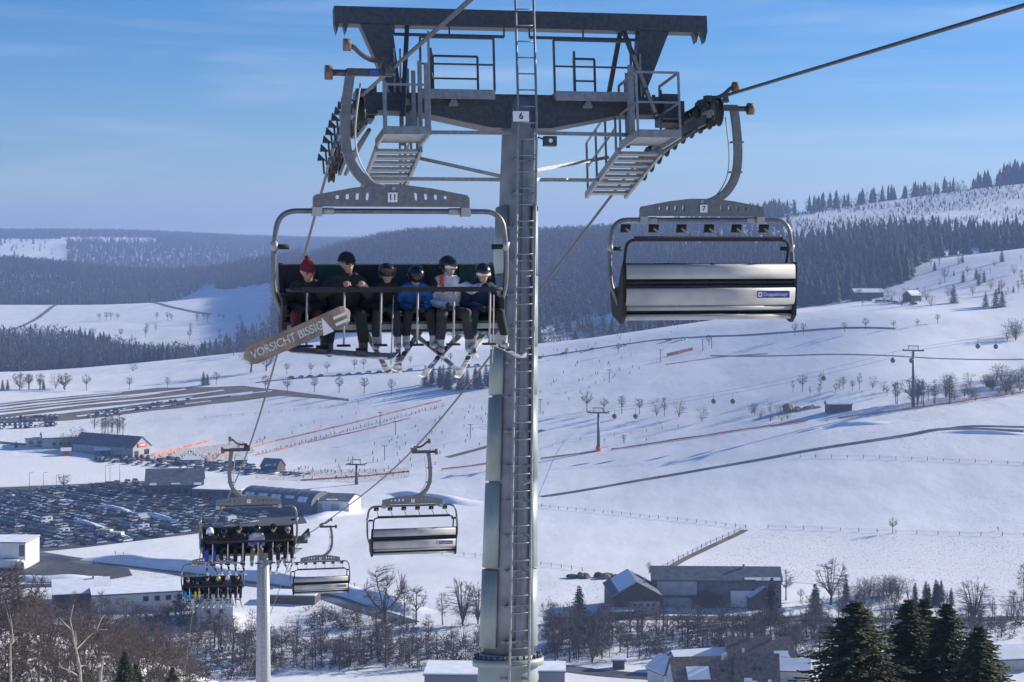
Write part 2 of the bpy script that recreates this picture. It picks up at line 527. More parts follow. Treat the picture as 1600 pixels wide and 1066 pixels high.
def vnoise(X, Y, s, seed=0):
    return .5 + .25 * (np.sin(X / s + seed) * np.sin(Y / s * 1.3 + 2.1 * seed) + np.sin(X / s * 2.3 + Y / s * 1.7 + seed * 3) * .8 + np.sin(Y / s * 3.1 - X / s * 1.1 + seed) * .5)
def lerp(u, us, vs): return np.interp(u, us, vs)
M_CON = tint_mat('far_conifer', (.012, .022, .016), (.032, .048, .026))
M_BARE = tint_mat('far_bare_wood', (.050, .042, .038), (.115, .085, .066))
cx, cy, ch, bx_, by_, bh = [], [], [], [], [], []
def put(X, Y, keep, pc, hc, hb):
    X, Y = X[keep], Y[keep]
    p = pc[keep] if hasattr(pc, '__len__') else np.full(len(X), pc)
    c = rng.uniform(0, 1, len(X)) < p
    cx.append(X[c]); cy.append(Y[c]); ch.append(rng.uniform(.7, 1.2, c.sum()) * hc)
    bx_.append(X[~c]); by_.append(Y[~c]); bh.append(rng.uniform(.75, 1.2, (~c).sum()) * hb)
# wood below the left meadow
X, Y, u = grid_pts(1480, 2080, 8.5, -260, 470)
lo = lerp(u, [-200, 0, 200, 330, 470], [1500, 1500, 1560, 1600, 1700]); hi = lerp(u, [-200, 90, 150, 250, 330, 400, 470], [2090, 2080, 1990, 1800, 1760, 1900, 1950])
put(X, Y, (Y > lo) & (Y < hi) & (rng.uniform(0, 1, len(X)) < lerp(u, [0, 280, 330, 470], [1, .9, .45, .6])), .12 + .5 * (vnoise(X, Y, 60) > .6), 18, 17)
# hills behind the meadow, left
X, Y, u = grid_pts(2560, 4250, 9.5, -200, 470)
lo = lerp(u, [-200, 0, 200, 330, 345, 470], [2680, 2680, 2620, 2900, 2760, 2500])
hi = lerp(u, [-200, 0, 60, 105, 110, 470], [4250, 4250, 4250, 4250, 4250, 4250])
put(X, Y, (Y > lo) & (Y < hi), .35 + .4 * (vnoise(X, Y, 130, 6) > .55), 18, 19)
# far ridge, left
X, Y, u = grid_pts(4150, 6900, 17.5, -200, 560)
mead = ((u < 105) & (Y > 4150) & (Y < 5500)) | ((u > 95) & (u < 245) & (Y > 5150) & (Y < 5750))
put(X, Y, ~mead | (rng.uniform(0, 1, len(X)) < .03), .4, 21, 22)
# central wooded hill
X, Y, u = grid_pts(1470, 2850, 8.5, 430, 1010)
lo = lerp(u, [430, 640, 800, 850, 1010], [1900, 1560, 1490, 1620, 1640])
put(X, Y, (Y > lo), lerp(Y, [1500, 1900, 2400], [.10, .14, .22]) + .40 * (vnoise(X, Y, 90, 3) > .66), 16, 18)
# hollow behind the ski slope
X, Y, u = grid_pts(1330, 1660, 9, 800, 1230)
put(X, Y, (Y > lerp(u, [800, 1000, 1230], [1390, 1350, 1290])) & (vnoise(X, Y, 30, 5) > .56), .3, 16, 13)
# wooded flank right of the tower
X, Y, u = grid_pts(1300, 2560, 8, 1010, 1640)
lo = lerp(u, [1010, 1200, 1290, 1420, 1460, 1640], [1640, 1360, 1330, 1400, 1560, 1570]); hi = lerp(u, [1010, 1120, 1240, 1400, 1500, 1640], [1960, 1930, 1790, 1800, 1740, 1700])
put(X, Y, (Y > lo) & (Y < hi) & ((vnoise(X, Y, 70, 9) > .25)), lerp(u, [1010, 1250, 1300], [.25, .45, .62]), 22, 19)
thin = (Y >= hi) & (rng.uniform(0, 1, len(X)) < lerp(u, [1010, 1100, 1240, 1300], [.95, .35, .10, .05])) & (Y < 2500)
put(X, Y, thin & (u < 1235), .5, 18, 15)
# clear-cut with low scrub, set extra thick to stand in for shade on the slope
scr = (Y >= hi) & (Y < 2230) & (rng.uniform(0, 1, len(X)) < np.clip(vnoise(X, Y, 55, 4) * 2.2 - .45, .12, .97)) & (u > 1100)
put(X, Y, scr, .40, 4.6, 5.5)
# trees along the skyline
X, Y, u = grid_pts(2215, 2330, 8, 1130, 1680)
dens = lerp(u, [1130, 1150, 1210, 1225, 1300, 1420, 1440, 1520, 1535, 1570, 1580, 1680], [.5, .95, .95, .20, .26, .16, .3, .13, .5, .25, .95, .95])
sk = rng.uniform(0, 1, len(X)) < dens; pcs = lerp(u, [1200, 1240, 1500, 1540], [.85, .5, .5, .9])
put(X, Y, sk & (u < 1560), pcs, 20, 15)
put(X, Y, sk & (u >= 1560), pcs, 29, 17)
cx, cy, ch = map(np.concatenate, (cx, cy, ch)); bx_, by_, bh = map(np.concatenate, (bx_, by_, bh))
print('far trees', len(cx), len(bx_))
scatter_mesh('conifer_forest', FC, cx, cy, ch, rng.uniform(.8, 1.25, len(cx)), M_CON, 'dark conifer forest covering the hazy hills behind the valley', 'forest')
scatter_mesh('bare_forest', FB, bx_, by_, bh, rng.uniform(.9, 1.5, len(bx_)), M_BARE, 'brownish leafless woods mixed through the hills behind the valley', 'forest')
# ------------------------------------------------------------------ the chairlift: tower, rope, chairs
M_STEEL = mat('galvanised_steel', (.26, .27, .28), .5, .5, var=.12, vscale=16, bump=.12, bscale=60)
M_DARK = mat('dark_steel', (.07, .074, .082), .5, .45, var=.14, vscale=14, bump=.08, bscale=50)
M_MAST = mat('mast_grey', (.20, .21, .23), .5, .25, var=.18, vscale=3, bump=.06, bscale=40)
M_SHELL = mat('mast_green_grey', (.23, .27, .26), .5, .1, var=.2, vscale=1.3, bump=.05, bscale=30)
M_RUBBER = mat('black_rubber', (.012, .012, .013), .75, var=.3, vscale=20)
M_ROPE = mat('steel_rope', (.06, .06, .065), .45, .6, var=.4, vscale=30, bump=.3, bscale=90)
M_WHITE = mat('white_plate', (.75, .75, .76), .5)
M_INK = mat('ink', (.02, .025, .05), .6)
M_BLUE = mat('logo_blue', (.02, .05, .25), .45)
M_ALU = mat('brushed_aluminium', (.36, .355, .35), .55, .15, var=.12, vscale=1.5, bump=.05, bscale=12)
M_CHAIR = mat('chair_steel', (.15, .155, .165), .42, .5, var=.12, vscale=14, bump=.06, bscale=50)
M_PADK = mat('black_pad', (.014, .013, .015), .8, var=.3, vscale=15, bump=.15, bscale=60)
M_PADG = mat('green_pad', (.006, .04, .033), .75, var=.2, vscale=15, bump=.15, bscale=60)
M_RUST = mat('roller_tan', (.15, .11, .08), .7, var=.3, vscale=12)
M_YEL = mat('yellow_part', (.5, .38, .05), .6)
M_CLIPBLUE = mat('clip_blue', (.02, .07, .35), .5)

AZ = math.atan(0.2062)
TW = Vector((0.157, 29.5, 0.0))
TILT = R(7)
tower = empty('lift_tower', TW, (-TILT, 0, AZ))
tag(tower, 'tall grey lift tower with ladder, sheaves and number 6 in the foreground', 'lift tower')
TM = Matrix.Translation(TW) @ Euler((-TILT, 0, AZ)).to_matrix().to_4x4()
TMI = TM.inverted()
def TL(px, py, ly=0.0):
    """photo pixel -> tower-local point on the plane local y = ly"""
    o = TMI @ Vector((0, 0, 0)); d = TMI.to_3x3() @ Vector(((px - 800) / FPX, 1, -(py - HY) / FPX))
    t_ = (ly - o.y) / d.y
    return o + d * t_
def text_mesh(body, size, material, depth=.004, bold=0.0):
    cu = bpy.data.curves.new('text', 'FONT')
    cu.body = body; cu.size = size; cu.align_x = 'CENTER'; cu.align_y = 'CENTER'; cu.extrude = depth; cu.offset = bold
    ob = bpy.data.objects.new('text', cu)
    COL.objects.link(ob)
    dg = bpy.context.evaluated_depsgraph_get()
    me = bpy.data.meshes.new_from_object(ob.evaluated_get(dg))
    me.materials.clear(); me.materials.append(material)
    bpy.data.objects.remove(ob); bpy.data.curves.remove(cu)
    return me

# mast: cone with half-shell cladding, flange, ladder
def mast_xy(z): return Vector((-.045 * (2.0 - z), 0, z))
def mast_r(z): return .275 + (2.0 - z) * .0165
b = MB()
zs = [2.45, 1.9, .5, -1, -3, -5, -6.75]
b.tube([mast_xy(z) for z in zs], [mast_r(z) for z in zs], 28)
b.obj('mast', M_MAST, tower)
def shell(z1, z0, side):
    b = MB(); n = 14; V = []
    for z, tt in ((z1, 0), (z0, 1)):
        for rr in (mast_r(z) + .02, mast_r(z) + .06):
            for i in range(n + 1):
                a = R(-52 + (52 + 96) * i / n) if side > 0 else R(180 + 52 - (52 + 96) * i / n)
                V.append(mast_xy(z) + Vector((rr * math.cos(a), rr * math.sin(a), 0)))
    m_ = n + 1
    F = []
    for i in range(n):
        F += [(m_ + i, m_ + i + 1, 3 * m_ + i + 1, 3 * m_ + i), (i, 2 * m_ + i, 2 * m_ + i + 1, i + 1), (i, i + 1, m_ + i + 1, m_ + i), (2 * m_ + i, 3 * m_ + i, 3 * m_ + i + 1, 2 * m_ + i + 1)]
    F += [(0, m_, 3 * m_, 2 * m_), (n, 2 * m_ + n, 3 * m_ + n, m_ + n)]
    return b.add(V, F, 0, True)
edges = [.62, -.55, -1.75, -2.55, -3.95, -5.35, -6.62]
for i in range(len(edges) - 1):
    for sd in (-1, 1):
        shell(edges[i] - .02, edges[i + 1] + .02, sd).obj('cladding_panel', M_SHELL, tower)
# base section and flange
zf = -6.83
b = MB(); r0 = mast_r(zf)
b.tube([mast_xy(z) for z in (-6.72, -6.8, -9.9)], [r0 + .05, r0 + .06, r0 + .16], 28)
b.obj('mast_base', M_SHELL, tower)
b = MB(); c = mast_xy(zf)
b.tube([c + Vector((0, 0, -.07)), c + Vector((0, 0, .05))], r0 + .16, 32)
fl = b.obj('flange', M_SHELL, tower)
bolt = MB().cyl((0, 0, 0), (0, 0, .06), .022, 6).mesh('bolt', M_DARK)
for i in range(30):
    a = 2 * math.pi * i / 30
    p = c + Vector(((r0 + .11) * math.cos(a), (r0 + .11) * math.sin(a), .05))
    link('bolt', bolt, fl, p)
# ladder
def lad(z): return mast_xy(min(z, 2.0)) + Vector((.045, -(mast_r(min(z, 2.0)) + .26), 0)) if z <= 2 else Vector((.045, -(mast_r(2.0) + .26), z))
ladder = MB()
for sx in (-.155, .155):
    ladder.tube([lad(z) + Vector((sx, 0, 0)) for z in (-9.8, -6, -3, 0, 2.0, 4.35)], .021, 8)
lo_ = ladder.obj('ladder', M_STEEL, tower)
rung = MB().cyl((-.155, 0, 0), (.155, 0, 0), .013, 6).mesh('rung', M_STEEL)
z = -9.6
while z < 4.3:
    link('rung', rung, lo_, lad(z)); z += .275
z = -9.3
while z < 1.9:
    brk = MB()
    p, q = lad(z), mast_xy(z)
    for sx in (-.15, .15): brk.bar(p + Vector((sx, 0, 0)), (q.x + sx * .9, -mast_r(z) + .05, z), .03)
    brk.bar((q.x - .22, -mast_r(z) - .03, z), (q.x + .22, -mast_r(z) - .03, z), .02, .035)
    z += .56
    brk.obj('ladder_bracket', M_STEEL, lo_)
# cable duct behind the ladder
MB().bar(mast_xy(1.7) + Vector((.07, -mast_r(1.7) - .015, 0)), mast_xy(-6.6) + Vector((.07, -mast_r(-6.6) - .015, 0)), .09, .05).obj('cable_duct', M_MAST, tower)

# crossarm: tapered box girder
a0, a1 = TL(571, 153).x, TL(1052, 158).x
zt = TL(815, 152).z
zc, ze = TL(815, 204).z, zt - .30
poly = [(a0, zt), (a1, zt), (a1, ze), (1.75, ze - .02), (.5, zc), (-.5, zc), (-1.75, ze - .02), (a0, ze)]
MB().prism(poly, 'y', -.22, .22).obj('crossarm', M_DARK, tower)
for sx in (-1, 1):
    for x in (1.15, 1.95):
        pl = MB()
        pl.cyl((sx * x, -.30, zt - .17), (sx * x, -.22, zt - .17), .06, 10); pl.box((sx * x, -.25, zt - .2), (.16, .05, .05))
        pl.obj('crossarm_bracket', M_STEEL, tower)
# number sign
p = TL(814, 182, -.62)
sg = MB().box(p, (.27, .02, .17)).obj('number_sign', M_WHITE, tower)
link('number', text_mesh('6', .15, M_INK, bold=.002), sg, p + Vector((0, -.013, 0)), (R(90), 0, 0))
# top gantry beam with struts
z0, z1 = TL(815, 47).z, TL(815, 20).z
bL, bR = TL(521, 20).x, TL(1101, 30).x
MB().box(((bL + bR) / 2, 0, (z0 + z1) / 2), (bR - bL, .26, z1 - z0)).obj('gantry_beam', M_DARK, tower)
for sx, e in ((1, bL), (-1, bR)):
    for dx in (.04, .19):
        x = e + sx * dx
        MB().add([(x - .04, -.1, z0), (x + .04, -.1, z0), (x, -.1, z0 - .16), (x - .04, .1, z0), (x + .04, .1, z0), (x, .1, z0 - .16)], [(0, 1, 2), (5, 4, 3), (0, 3, 4, 1), (1, 4, 5, 2), (2, 5, 3, 0)]).obj('end_hook', M_DARK, tower)
for s in (-1, 1):
    x_t0, x_t1, x_b0, x_b1 = s * 2.68, s * 2.14, s * 2.18, s * 2.0
    MB().prism([(x_t0, z0 + .02), (x_t1, z0 + .02), (x_b1, zt), (x_b0, zt)], 'y', -.13, .13).obj('gantry_strut', M_DARK, tower)
    xb = s * 1.86
    for yy, xo in ((-1.05, .26), (1.05, -.05)):
        MB().bar((xb, 0, z0 + .12), (xb + s * xo, yy, 1.95 if yy < 0 else zt), .075, .05).obj('brace', M_DARK, tower)
    rl = MB(); xa, xc = s * .22, s * 2.1
    rl.bar((xa, -.05, z0 - .14), (xc, -.05, z0 - .14), .035, .05)
    for f in (0, .5, 1): rl.bar((xa + (xc - xa) * f, -.05, z0 - .14), (xa + (xc - xa) * f, -.05, z0), .025, .03)
    rl.obj('hanging_rail', M_DARK, tower)
# railed platforms on the crossarm
def railing(pts, zb, zt_, mids=(.5,), w=.035, close=False):
    m = MB(); pp = [Vector(p) for p in pts]
    for p in pp: m.bar(p + Vector((0, 0, zb)), p + Vector((0, 0, zt_)), w, w)
    seg = list(zip(pp, pp[1:] + ([pp[0]] if close else [])))
    if not close: seg = seg[:len(pp) - 1]
    for a, b_ in seg:
        m.bar(a + Vector((0, 0, zt_)), b_ + Vector((0, 0, zt_)), w, w)
        for f in mids: m.bar(a + Vector((0, 0, zb + (zt_ - zb) * f)), b_ + Vector((0, 0, zb + (zt_ - zb) * f)), w * .8, w * .8)
    return m
for s, (q0, q1) in ((-1, (657, 772)), (1, (866, 986))):
    xa, xb = TL(q0, 160, -.35).x, TL(q1, 160, -.35).x
    dk = MB(); dk.box(((xa + xb) / 2, 0, zt - .02), (xb - xa, .9, .07)); dk.box(((xa + xb) / 2, -.45, zt - .06), (xb - xa, .03, .16)); dk.box(((xa + xb) / 2, .45, zt - .06), (xb - xa, .03, .16))
    dk.obj('platform', M_STEEL, tower)
    zr = zt + .9
    railing([(xa, -.42, 0), (xb, -.42, 0)], zt, zr).obj('railing', M_DARK, tower)
    xm = xa + (xb - xa) * (.18 if s < 0 else .32); xn = xb - (.12 if s < 0 else .42)
    railing([(xm, -.1, 0), (xm + .12 , .42, 0), (xn, .42, 0)], zt, zr - .12).obj('railing', M_DARK, tower)
# lattice ties to the mast
tie = [((665, 207, -.3), (800, 208, -.3), .05), ((838, 208, -.3), (1032, 212, -.3), .05), ((560, 279, 1.2), (790, 281, 0), .05), ((836, 281, 0), (948, 282, 1.4), .05), ((640, 244, 1.0), (785, 276, 0), .05), ((838, 266, 0), (950, 246, 1.0), .05)]
for a, c, w in tie:
    MB().bar(TL(*a), TL(*c), w, w * 1.2).obj('tie_bar', M_STEEL, tower)
# flood lamp
p = TL(859, 221, -.35)
lamp = MB(); lamp.box(p, (.22, .12, .16)); lamp.bar(p + Vector((-.1, 0, .03)), p + Vector((-.25, .05, .1)), .025)
lm = lamp.obj('floodlight', M_DARK, tower)
MB().cyl(p + Vector((0, -.065, 0)), p + Vector((0, -.075, 0)), .035, 12).obj('lens', M_WHITE, lm)

# sheave trains -------------------------------------------------------
GAUGE = 2.9
YA, YE = -1.95, 2.75
def arc_z(y, s0=.103, s1=-.187):
    return s0 * (y - YA) + (s1 - s0) / (2 * (YE - YA)) * (y - YA) ** 2
ZR = {-1: TL(567, 151, -1.95).z, 1: TL(1131, 153, -1.95).z}
def rope_local(sx, y): return Vector((sx * GAUGE, y, ZR[sx] + arc_z(y)))
SHR = .20
sheave = MB()
sheave.tube([(-.05, 0, 0), (-.035, 0, 0), (-.02, 0, 0), (.02, 0, 0), (.035, 0, 0), (.05, 0, 0)], [SHR + .035, SHR + .03, SHR, SHR, SHR + .03, SHR + .035], 20, 0)
sheave.tube([(-.056, 0, 0), (.056, 0, 0)], SHR * .72, 16, 1)
sheave.tube([(-.075, 0, 0), (.075, 0, 0)], .05, 10, 2)
SHEAVE = sheave.mesh('sheave', [M_RUBBER, M_DARK, M_STEEL])
for sx in (-1, 1):
    train = empty('sheave_train', (0, 0, 0), None, tower)
    ys = [YA + .12 + i * (YE - YA - .24) / 9 for i in range(10)]
    for i, y in enumerate(ys):
        pr = rope_local(sx, y)
        link('sheave', SHEAVE, train, pr + Vector((0, 0, -SHR - .025)))
    for k in range(5):                      # bogie arms
        pa, pb = rope_local(sx, ys[2 * k]), rope_local(sx, ys[2 * k + 1])
        for off in (-.085, .085):
            MB().bar(pa + Vector((off, 0, -.24)), pb + Vector((off, 0, -.24)), .02, .12).obj('bogie_plate', M_STEEL, train)
    for k in range(2):
        pa, pb = rope_local(sx, (ys[5 * k] + ys[5 * k + 1]) / 2), rope_local(sx, (ys[5 * k + 3] + ys[5 * k + 4]) / 2)
        MB().bar(pa + Vector((-sx * .12, 0, -.33)), pb + Vector((-sx * .12, 0, -.33)), .05, .16).obj('main_beam', M_DARK, train)
    pa, pb = rope_local(sx, ys[1]), rope_local(sx, ys[8])
    mid = rope_local(sx, .3)
    MB().tube([pa + Vector((-sx * .2, 0, -.46)), mid + Vector((-sx * .2, 0, -.5)), pb + Vector((-sx * .2, 0, -.46))], [.035, .05, .035], 8).obj('rocker_beam', M_DARK, train)
    # rope catchers on the outer side
    for i, y in enumerate(ys):
        ct = MB()
        p = rope_local(sx, y) + Vector((sx * .12, .1, 0))
        ct.bar(p + Vector((0, 0, -.28)), p + Vector((sx * .02, 0, .0)), .03, .06)
        ct.add([p + Vector((-.03 * sx, -.05, -.04)), p + Vector((.1 * sx, -.05, .09)), p + Vector((.12 * sx, -.05, -.04)), p + Vector((-.03 * sx, .05, -.04)), p + Vector((.1 * sx, .05, .09)), p + Vector((.12 * sx, .05, -.04))], [(0, 1, 2), (5, 4, 3), (0, 3, 4, 1), (1, 4, 5, 2), (2, 5, 3, 0)])
        ct.obj('rope_catcher', M_DARK, train)
    # end of the crossarm
    hb = MB(); e = a0 if sx < 0 else a1
    hb.box((sx * 2.62, 0, zt - .2), (.3, .5, .5)); hb.box((sx * 2.62, -.34, zt - .26), (.36, .2, .3))
    for yy in (-.2, .2): hb.bar((sx * 2.45, yy, zt - .05), (sx * 2.45, yy, zt + .12), .05)
    hb.obj('crossarm_head', M_DARK, tower)
    # maintenance platform and catwalk steps falling away along the rope
    xi, xo = sx * 1.72, sx * 2.44
    zp = TL(640, 207, -1.0).z
    pf = MB()
    pf.box(((xi + xo) / 2, -.75, zp), (abs(xo - xi), 1.15, .05)); pf.box(((xi + xo) / 2, -1.33, zp - .03), (abs(xo - xi), .03, .13))
    pf.box((xi, -.75, zp - .03), (.04, 1.15, .13)); pf.box((xo, -.75, zp - .03), (.04, 1.15, .13))
    pf.obj('work_platform', M_STEEL, tower)
    rr = [(xo, -1.3, 0), (xi, -1.3, 0), (xi, -.2, 0)] if sx < 0 else [(xi, -.2, 0), (xi, -1.3, 0), (xo, -1.3, 0), (xo, -.2, 0)]
    if sx > 0: railing(rr, zp, zp + 1.0).obj('railing', M_STEEL, tower)
    else:
        m = MB(); m.bar((xo, -1.3, zp), (xo, -1.3, zp + .75), .06); m.bar((xo, -1.3, zp + .72), (xi, -1.3, zp + .72), .035); m.bar((xi, -1.3, zp), (xi, -1.3, zp + 1.6), .035)
        m.obj('railing', M_STEEL, tower)
    pan = MB()
    for k in range(5):
        pan.bar((xi + sx * .06 * k, -1.0 + .3 * k, zp), (xi + sx * .06 * k, -1.0 + .3 * k, zp + 1.15 + .1 * (k % 2)), .07, .03)
    pan.obj('guard_panel', M_STEEL, tower)
    def cat(y): return zp - .12 - .17 * (y + .2)
    cw = empty('catwalk', (0, 0, 0), None, tower)
    for xx in (xi - sx * .02, xo): MB().bar((xx, -.2, cat(-.2)), (xx, 2.2, cat(2.2)), .05, .12).obj('stringer', M_STEEL, cw)
    st = MB().box((0, 0, 0), (abs(xo - xi) - .04, .24, .045)).mesh('step', M_STEEL)
    for k in range(8): link('step', st, cw, ((xi + xo) / 2, -.05 + k * .30, cat(-.05 + k * .30)))
    rw = MB()
    for k in range(4):
        y = .1 + k * .68
        rw.bar((xi, y, cat(y)), (xi, y, cat(y) + .95), .035)
    for h in (.5, .95): rw.bar((xi, .1, cat(.1) + h), (xi, 2.14, cat(2.14) + h), .03)
    rw.obj('handrail', M_STEEL, cw)
    # hoist ladder frame near the gantry strut
    hf = MB()
    for xx in (sx * 2.02, sx * 2.12): hf.bar((xx, -.18, zt - .1), (xx, -.18, zt + .75), .03)
    hf.obj('ladder_frame', M_STEEL, tower)

# ropes ---------------------------------------------------------------
X0 = {-1: 3.28, 1: 9.20}
def rope_x(sx, Y): return X0[sx] - .2062 * Y
def rope_pts(sx):
    near = [(Vector((rope_x(sx, Y), Y, z))) for Y, z in ((-25, 3.5 if sx < 0 else 3.2), (-8, 3.08 if sx < 0 else 2.9))]
    loc = [TM @ rope_local(sx, y) for y in np.linspace(YA, YE, 9)]
    e = loc[-1]
    za, zb_ = (-6.74, -14.6) if sx < 0 else (-7.25, -15.2)
    Ya, Yb = (57.9, 90.7) if sx < 0 else (61.5, 94.6)
    far = [Vector((rope_x(sx, Ya), Ya, za)), Vector((rope_x(sx, Yb), Yb, zb_)), Vector((rope_x(sx, 104), 104, -17.2)), Vector((rope_x(sx, 112), 112, -19.6)), Vector((rope_x(sx, 175), 175, -44.5))]
    return near, loc, far
ROPE = {}
for sx in (-1, 1):
    near, loc, far = rope_pts(sx)
    pts = [near[0], near[1]] + loc + bezier([loc[-1], far[0], far[1], far[2]], 14)[1:] + far[3:]
    ROPE[sx] = pts
    m = MB(); m.tube(pts, .027, 8)
    o = m.obj('haul_rope', M_ROPE)
    tag(o, 'steel haul rope on the left carrying loaded chairs past tower 6' if sx < 0 else 'steel haul rope on the right carrying empty chairs past tower 6', 'cable', 'haul ropes of the chairlift')
def rope_at(sx, Y):
    p = ROPE[sx]
    for a, b_ in zip(p, p[1:]):
        if a.y <= Y <= b_.y: return a.lerp(b_, (Y - a.y) / (b_.y - a.y))

# chairs ---------------------------------------------------------------
def plate_with_holes(outer, holes, y0, y1):
    bm = bmesh.new(); ed = []
    for loop in [outer] + holes:
        vs = [bm.verts.new((x, y0, z)) for x, z in loop]
        ed += [bm.edges.new((vs[i], vs[(i + 1) % len(vs)])) for i in range(len(vs))]
    r = bmesh.ops.triangle_fill(bm, use_beauty=True, use_dissolve=False, edges=ed)
    fs = [f for f in r['geom'] if isinstance(f, bmesh.types.BMFace)]
    ex = bmesh.ops.extrude_face_region(bm, geom=fs)
    bmesh.ops.translate(bm, vec=(0, y1 - y0, 0), verts=[v for v in ex['geom'] if isinstance(v, bmesh.types.BMVert)])
    bmesh.ops.recalc_face_normals(bm, faces=bm.faces)
    me = bpy.data.meshes.new('plate'); bm.to_mesh(me); bm.free()
    me.materials.append(M_CHAIR)
    return me
def slot(cx, cz, w, h, n=10, sk=0):
    o = []
    for i in range(n):
        a = 2 * math.pi * i / n
        c, s = math.cos(a), math.sin(a)
        o.append((cx + w / 2 * math.copysign(abs(c) ** .6, c) + sk * s * h / 2, cz + h / 2 * math.copysign(abs(s) ** .6, s)))
    return o
BEAM_O = [(-1.06, -1.98), (-1.06, -1.74), (-1.03, -1.70), (-.55, -1.61), (-.22, -1.57), (.22, -1.57), (.55, -1.61), (1.03, -1.70), (1.06, -1.74), (1.06, -1.98), (.96, -1.98), (.95, -1.86), (-.95, -1.86), (-.96, -1.98)]
holes = []
for s in (-1, 1):
    for k, (w, h) in enumerate(((.055, .11), (.06, .09), (.06, .075), (.06, .05))):
        holes.append(slot(s * (.33 + k * .135), -1.72 - .004 * k, w, h, 10, -s * .12))
BEAM = plate_with_holes(BEAM_O, holes, -.07, .07)
def chair(name, num, occupied, label, cat='chairlift seat', group='chairs hanging on the lift'):
    root = empty(name); tag(root, label, cat, group)
    hg = MB()
    # grip arm, then a bent box-section hanger
    path = bezier([(-.56, .0, -.06), (-.61, 0, -.45), (-.63, 0, -.85), (-.58, 0, -1.2), (-.42, 0, -1.46), (-.2, 0, -1.60), (0, 0, -1.66)], 4)
    sweep_rect(hg, path, .125, .11)
    hg.box((-.612, 0, -.62), (.2, .15, .03)); hg.box((-.585, 0, -1.12), (.2, .15, .03))
    hgo = hg.obj('hanger', M_CHAIR, root)
    ca = MB(); ca.tube(bezier([(-.43, -.05, -.2), (-.5, -.07, -.8), (-.46, -.07, -1.2), (-.28, -.06, -1.5), (-.1, -.05, -1.58)], 5), .012, 6); ca.obj('cable', M_ALU, hgo)
    g = MB()
    g.box((-.3, 0, -.05), (.62, .12, .1)); g.box((-.04, 0, .0), (.14, .34, .16)); g.box((-.1, .0, .08), (.1, .16, .14)); g.cyl((-.02, -.3, .02), (-.02, .3, .02), .05, 10)
    g.tube(bezier([(-.1, 0, .12), (-.26, 0, .12), (-.4, -.04, .18), (-.52, -.06, .28), (-.6, -.06, .3)], 4), .035, 8)
    g.cyl((-.56, 0, -.06), (-.82, 0, -.06), .045, 10)
    go = g.obj('grip', M_DARK, root)
    MB().cyl((-.80, 0, -.06), (-.90, 0, -.06), .10, 16).obj('guide_roller', M_RUST, go)
    MB().cyl((-.56, -.06, .31), (-.66, -.06, .31), .085, 16).obj('guide_roller', M_RUST, go)
    MB().box((-.25, -.075, -.05), (.12, .04, .06)).obj('clip', M_CLIPBLUE, go)
    be = link('beam', BEAM, root)
    for yy, rz in ((-.105, 0), (.105, math.pi)):
        MB().box((0, yy, -1.735), (.13, .012, .13)).obj('number_plate', M_WHITE, be)
        link('number', text_mesh(num, .11, M_INK, .002, .002), be, (0, yy * 1.08, -1.735), (R(90), 0, rz))
    MB().cyl((.02, -.09, -1.615), (.02, .09, -1.615), .028, 10).obj('pin', M_ALU, be)
    # bow frame
    fr = MB()
    P_ = [(-1.40, .12, -3.5), (-1.47, .1, -3.28), (-1.585, .05, -2.98), (-1.585, 0, -2.42), (-1.52, 0, -1.92), (1.52, 0, -1.92), (1.585, 0, -2.42), (1.585, .05, -2.98), (1.47, .1, -3.28), (1.40, .12, -3.5)]
    fr.tube(fillet(P_, .34, 6), .036, 10)
    fro = fr.obj('frame', M_CHAIR, root)
    for s in (-1, 1):
        MB().box((s * 1.01, 0, -1.93), (.13, .17, .12)).cyl((s * .78, 0, -1.92), (s * .95, 0, -1.92), .046, 10).obj('frame_clamp', M_ALU, fro)
        MB().cyl((s * 1.56, 0, -2.45), (s * 1.585, 0, -2.33), .05, 10).obj('frame_collar', M_ALU, fro)
    for s in (-1, 1):
        MB().cyl((s * 1.56, 0, -2.40), (s * 1.38, 0, -2.40), .035, 10).obj('bar_stop', M_RUBBER, fro)
    # seat pads and backrest pads, six places
    for i in range(6):
        x = -1.225 + i * .49
        mpad = M_PADG if i in (1, 3, 5) else M_PADK
        bp = MB(); prof = [(.36, -2.650), (.42, -2.635), (.47, -2.670), (.40, -3.210), (.30, -3.250), (.27, -3.150)]
        bp.prism([(a, c) for a, c in prof], 'x', x - .238, x + .238)
        bp.obj('backrest_pad', mpad, root)
        sp = MB(); prof = [(.34, -3.42), (.30, -3.35), (-.10, -3.36), (-.24, -3.375), (-.29, -3.40), (-.27, -3.43), (.32, -3.45)]
        sp.prism(prof, 'x', x - .238, x + .238)
        sp.obj('seat_pad', M_PADK if i not in (1, 3, 5) else M_PADG, root)
    # metal shells behind
    def shellpan(prof, x0, x1, name, m_):
        k = MB(); n = len(prof)
        V = [(x0, y, z) for y, z in prof] + [(x1, y, z) for y, z in prof]
        V += [(x0, y - .025, z) for y, z in prof] + [(x1, y - .025, z) for y, z in prof]
        F = []
        for i in range(n - 1):
            F += [(i, i + 1, n + i + 1, n + i), (2 * n + i, 3 * n + i, 3 * n + i + 1, 2 * n + i + 1)]
        F += [(0, n, 3 * n, 2 * n), (n - 1, 3 * n - 1, 4 * n - 1, 2 * n - 1)]
        for i in range(n - 1): F += [(i, 2 * n + i, 2 * n + i + 1, i + 1), (n + i, n + i + 1, 3 * n + i + 1, 3 * n + i)]
        k.add(V, F, 0, True)
        return k.obj(name, m_, root)
    shellpan([(.475, -2.650), (.525, -2.668), (.54, -2.70), (.547, -2.800), (.55, -2.890)], -1.44, 1.44, 'back_panel', M_ALU)
